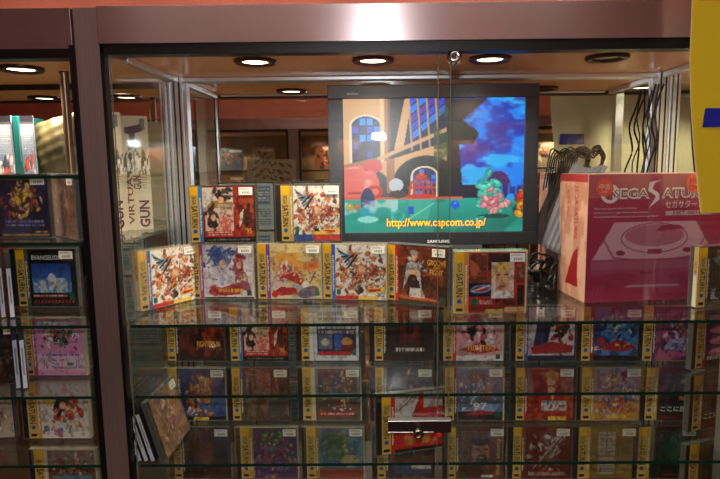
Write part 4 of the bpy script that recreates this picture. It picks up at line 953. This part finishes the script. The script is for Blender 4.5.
for j in range(nv+1):
    for i in range(nu+1):
        u, v = i/nu, j/nv
        top = P(574+u*34, 160+10*u+4*math.sin(5*u), 1.315); bot = P(541+u*22, 246+10*u, 1.30)
        p = top.lerp(bot, v); p.y += .0013*math.sin(u*30+v*1.5)+.012*math.sin(v*3); p.x += .0015*math.sin(u*31); vs.append(p)
for j in range(nv):
    for i in range(nu): k = j*(nu+1)+i; fs.append((k, k+1, k+nu+2, k+nu+1))
mp = pane('polythene', (.62, .64, .70), boost=1.2, haze=.5)
base = P(570, 205, 1.31)
b = MB(); b.add([tuple(p-base) for p in vs], fs, mp)
o = b.build('plastic_bag', smooth=True, loc=tuple(base)); s = o.modifiers.new('Solidify', 'SOLIDIFY'); s.thickness = .0006
tag(o, 'pleated translucent grey plastic bag draped left of the magenta carton', 'bag')

# ------------------------------------------------------------ yellow banner
BY = F-.06
edge = [(692.5, -30), (692, 20), (691, 60), (693, 110), (696, 150), (700, 190), (702.5, 213)]
def edge_x(py):
    for (a, b0), (c, d0) in zip(edge, edge[1:]):
        if b0 <= py <= d0: return a+(c-a)*(py-b0)/(d0-b0)
    return edge[-1][0]
org = P(730, 213, BY)
def ban_mat():
    ma = mat('yellow banner cloth', (.98, .82, .02), .7, noise=.04, nscale=3)
    nt = ma.node_tree; bs = nt.nodes['Principled BSDF']; out = nt.nodes['Material Output']
    tl = nt.nodes.new('ShaderNodeBsdfTranslucent'); tl.inputs[0].default_value = (.75, .66, .40, 1); mx = nt.nodes.new('ShaderNodeMixShader'); mx.inputs[0].default_value = .35
    nt.links.new(bs.outputs[0], mx.inputs[1]); nt.links.new(tl.outputs[0], mx.inputs[2]); nt.links.new(mx.outputs[0], out.inputs[0]); return ma
mf = ban_mat(); mbk = mat('banner back', (.90, .86, .72), .8, noise=.05, nscale=3)
vs = []; fs = []; nu, nv = 12, 30
for j in range(nv+1):
    py = -30+243*j/nv
    for i in range(nu+1):
        e = P(edge_x(py), py, BY); u = i/nu
        vs.append(Vector((e.x+.42*u, BY+.006*math.sin(u*9+py*.01), e.z))-org)
for j in range(nv):
    for i in range(nu): k = j*(nu+1)+i; fs.append((k+nu+1, k+nu+2, k+1, k))
bo = empty('banner', 'yellow hanging banner with a blue mark at the right edge of the picture', 'banner', tuple(org))
MB().add([tuple(v) for v in vs], fs, mf).build('cloth', bo, smooth=True)
MB().add([tuple(v+Vector((0, .0015, 0))) for v in vs], [tuple(reversed(f)) for f in fs], mbk).build('cloth_back', bo, smooth=True)
def bmark(pix, nm):
    def yy(q): return BY+.006*math.sin((q.x-P(edge_x(120), 120, BY).x)/.42*9+1.2)
    pts = [P(a, b, BY) for a, b in pix]; pts = [Vector((q.x, yy(q)-.003, q.z))-org for q in pts]; n = len(pts)
    MB().add([tuple(q) for q in pts]+[tuple(q+Vector((0, .009, 0))) for q in pts], [tuple(range(n))]+[tuple(reversed(range(n, 2*n)))]+[(i, i+n, (i+1) % n+n, (i+1) % n) for i in range(n)], mat('banner blue', (.02, .06, .55), .6)).build(nm, bo)
bmark([(704, 127), (707, 108), (750, 108), (750, 127)], 'blue_mark')

# ------------------------------------------------------------ boxes in the cabinet across the aisle
def far_box(x, z, w_, h, col, lab, seed, d=.03, yo=.2):
    o = empty('display_box', lab, 'box', (x, OY-yo, z+.0003), math.pi, 'assorted boxes in the cabinet across the aisle')
    c = Can(20, 20, col); c.splash(.5, .5, .2, .2, [tuple(min(1, k*1.5+.1) for k in col), (.6, .3, .2), K_], 12, seed, .05, .15); c.rect(.05, .8, .6, .93, W_, .7)
    MB().box((-w_/2, .0008, 0), (w_/2, d, h), M_tray).build('box_body', o); MB().grid(c.a, w_, h, M_plain, Matrix.Translation((-w_/2, 0, 0))).build('box_front', o)
cols = [((.35, .15, .12), 'dark red'), ((.30, .33, .38), 'slate grey'), ((.62, .54, .42), 'sand coloured'), ((.16, .16, .20), 'black'), ((.20, .30, .42), 'dull blue'), ((.55, .30, .18), 'rust coloured')]
ORD = ('leftmost', 'second', 'third', 'fourth', 'fifth', 'sixth', 'seventh', 'eighth', 'ninth', 'tenth', 'eleventh', 'twelfth')
for r, z in enumerate((EYE-.02, EYE-.20, EYE-.38, EYE-.56)):
    n = 0
    for i in range(13):
        x = -1.3+.19*i
        if min(abs(x-q) for q in (-.51, .15, .75, 1.4)) < .095: continue
        cc_, cn = cols[rr.randrange(6)]; h_ = rr.uniform(.12, .155)
        if n < 12: far_box(x, z, .13, h_, cc_, f'{cn} box in the mirror, {ORD[n]} on the {("top", "second", "third", "lowest")[r]} shelf across the aisle', i*7+r)
        n += 1
po = empty('sign_board', 'cream board with black handwritten scribbles, reflected in the mirror left of the monitor', 'sign', (-.64, OY+.012, EYE-.16), math.pi)
b = MB().box((-.14, 0, 0), (.14, .005, .20), mat('cream board', (.72, .64, .50), .7))
for k in range(4):
    for q in range(5):
        cx_, cz_ = -.10+.045*q+.012*(k % 2), .165-.042*k+.006*q; r2 = random.Random(k*9+q)
        b.tube([Vector((cx_+.018*math.cos(t_*1.1+q), -.002, cz_+.014*math.sin(t_*1.7+r2.random()))) for t_ in range(5)], .0022, M_ink, 5)
b.build('board', po)
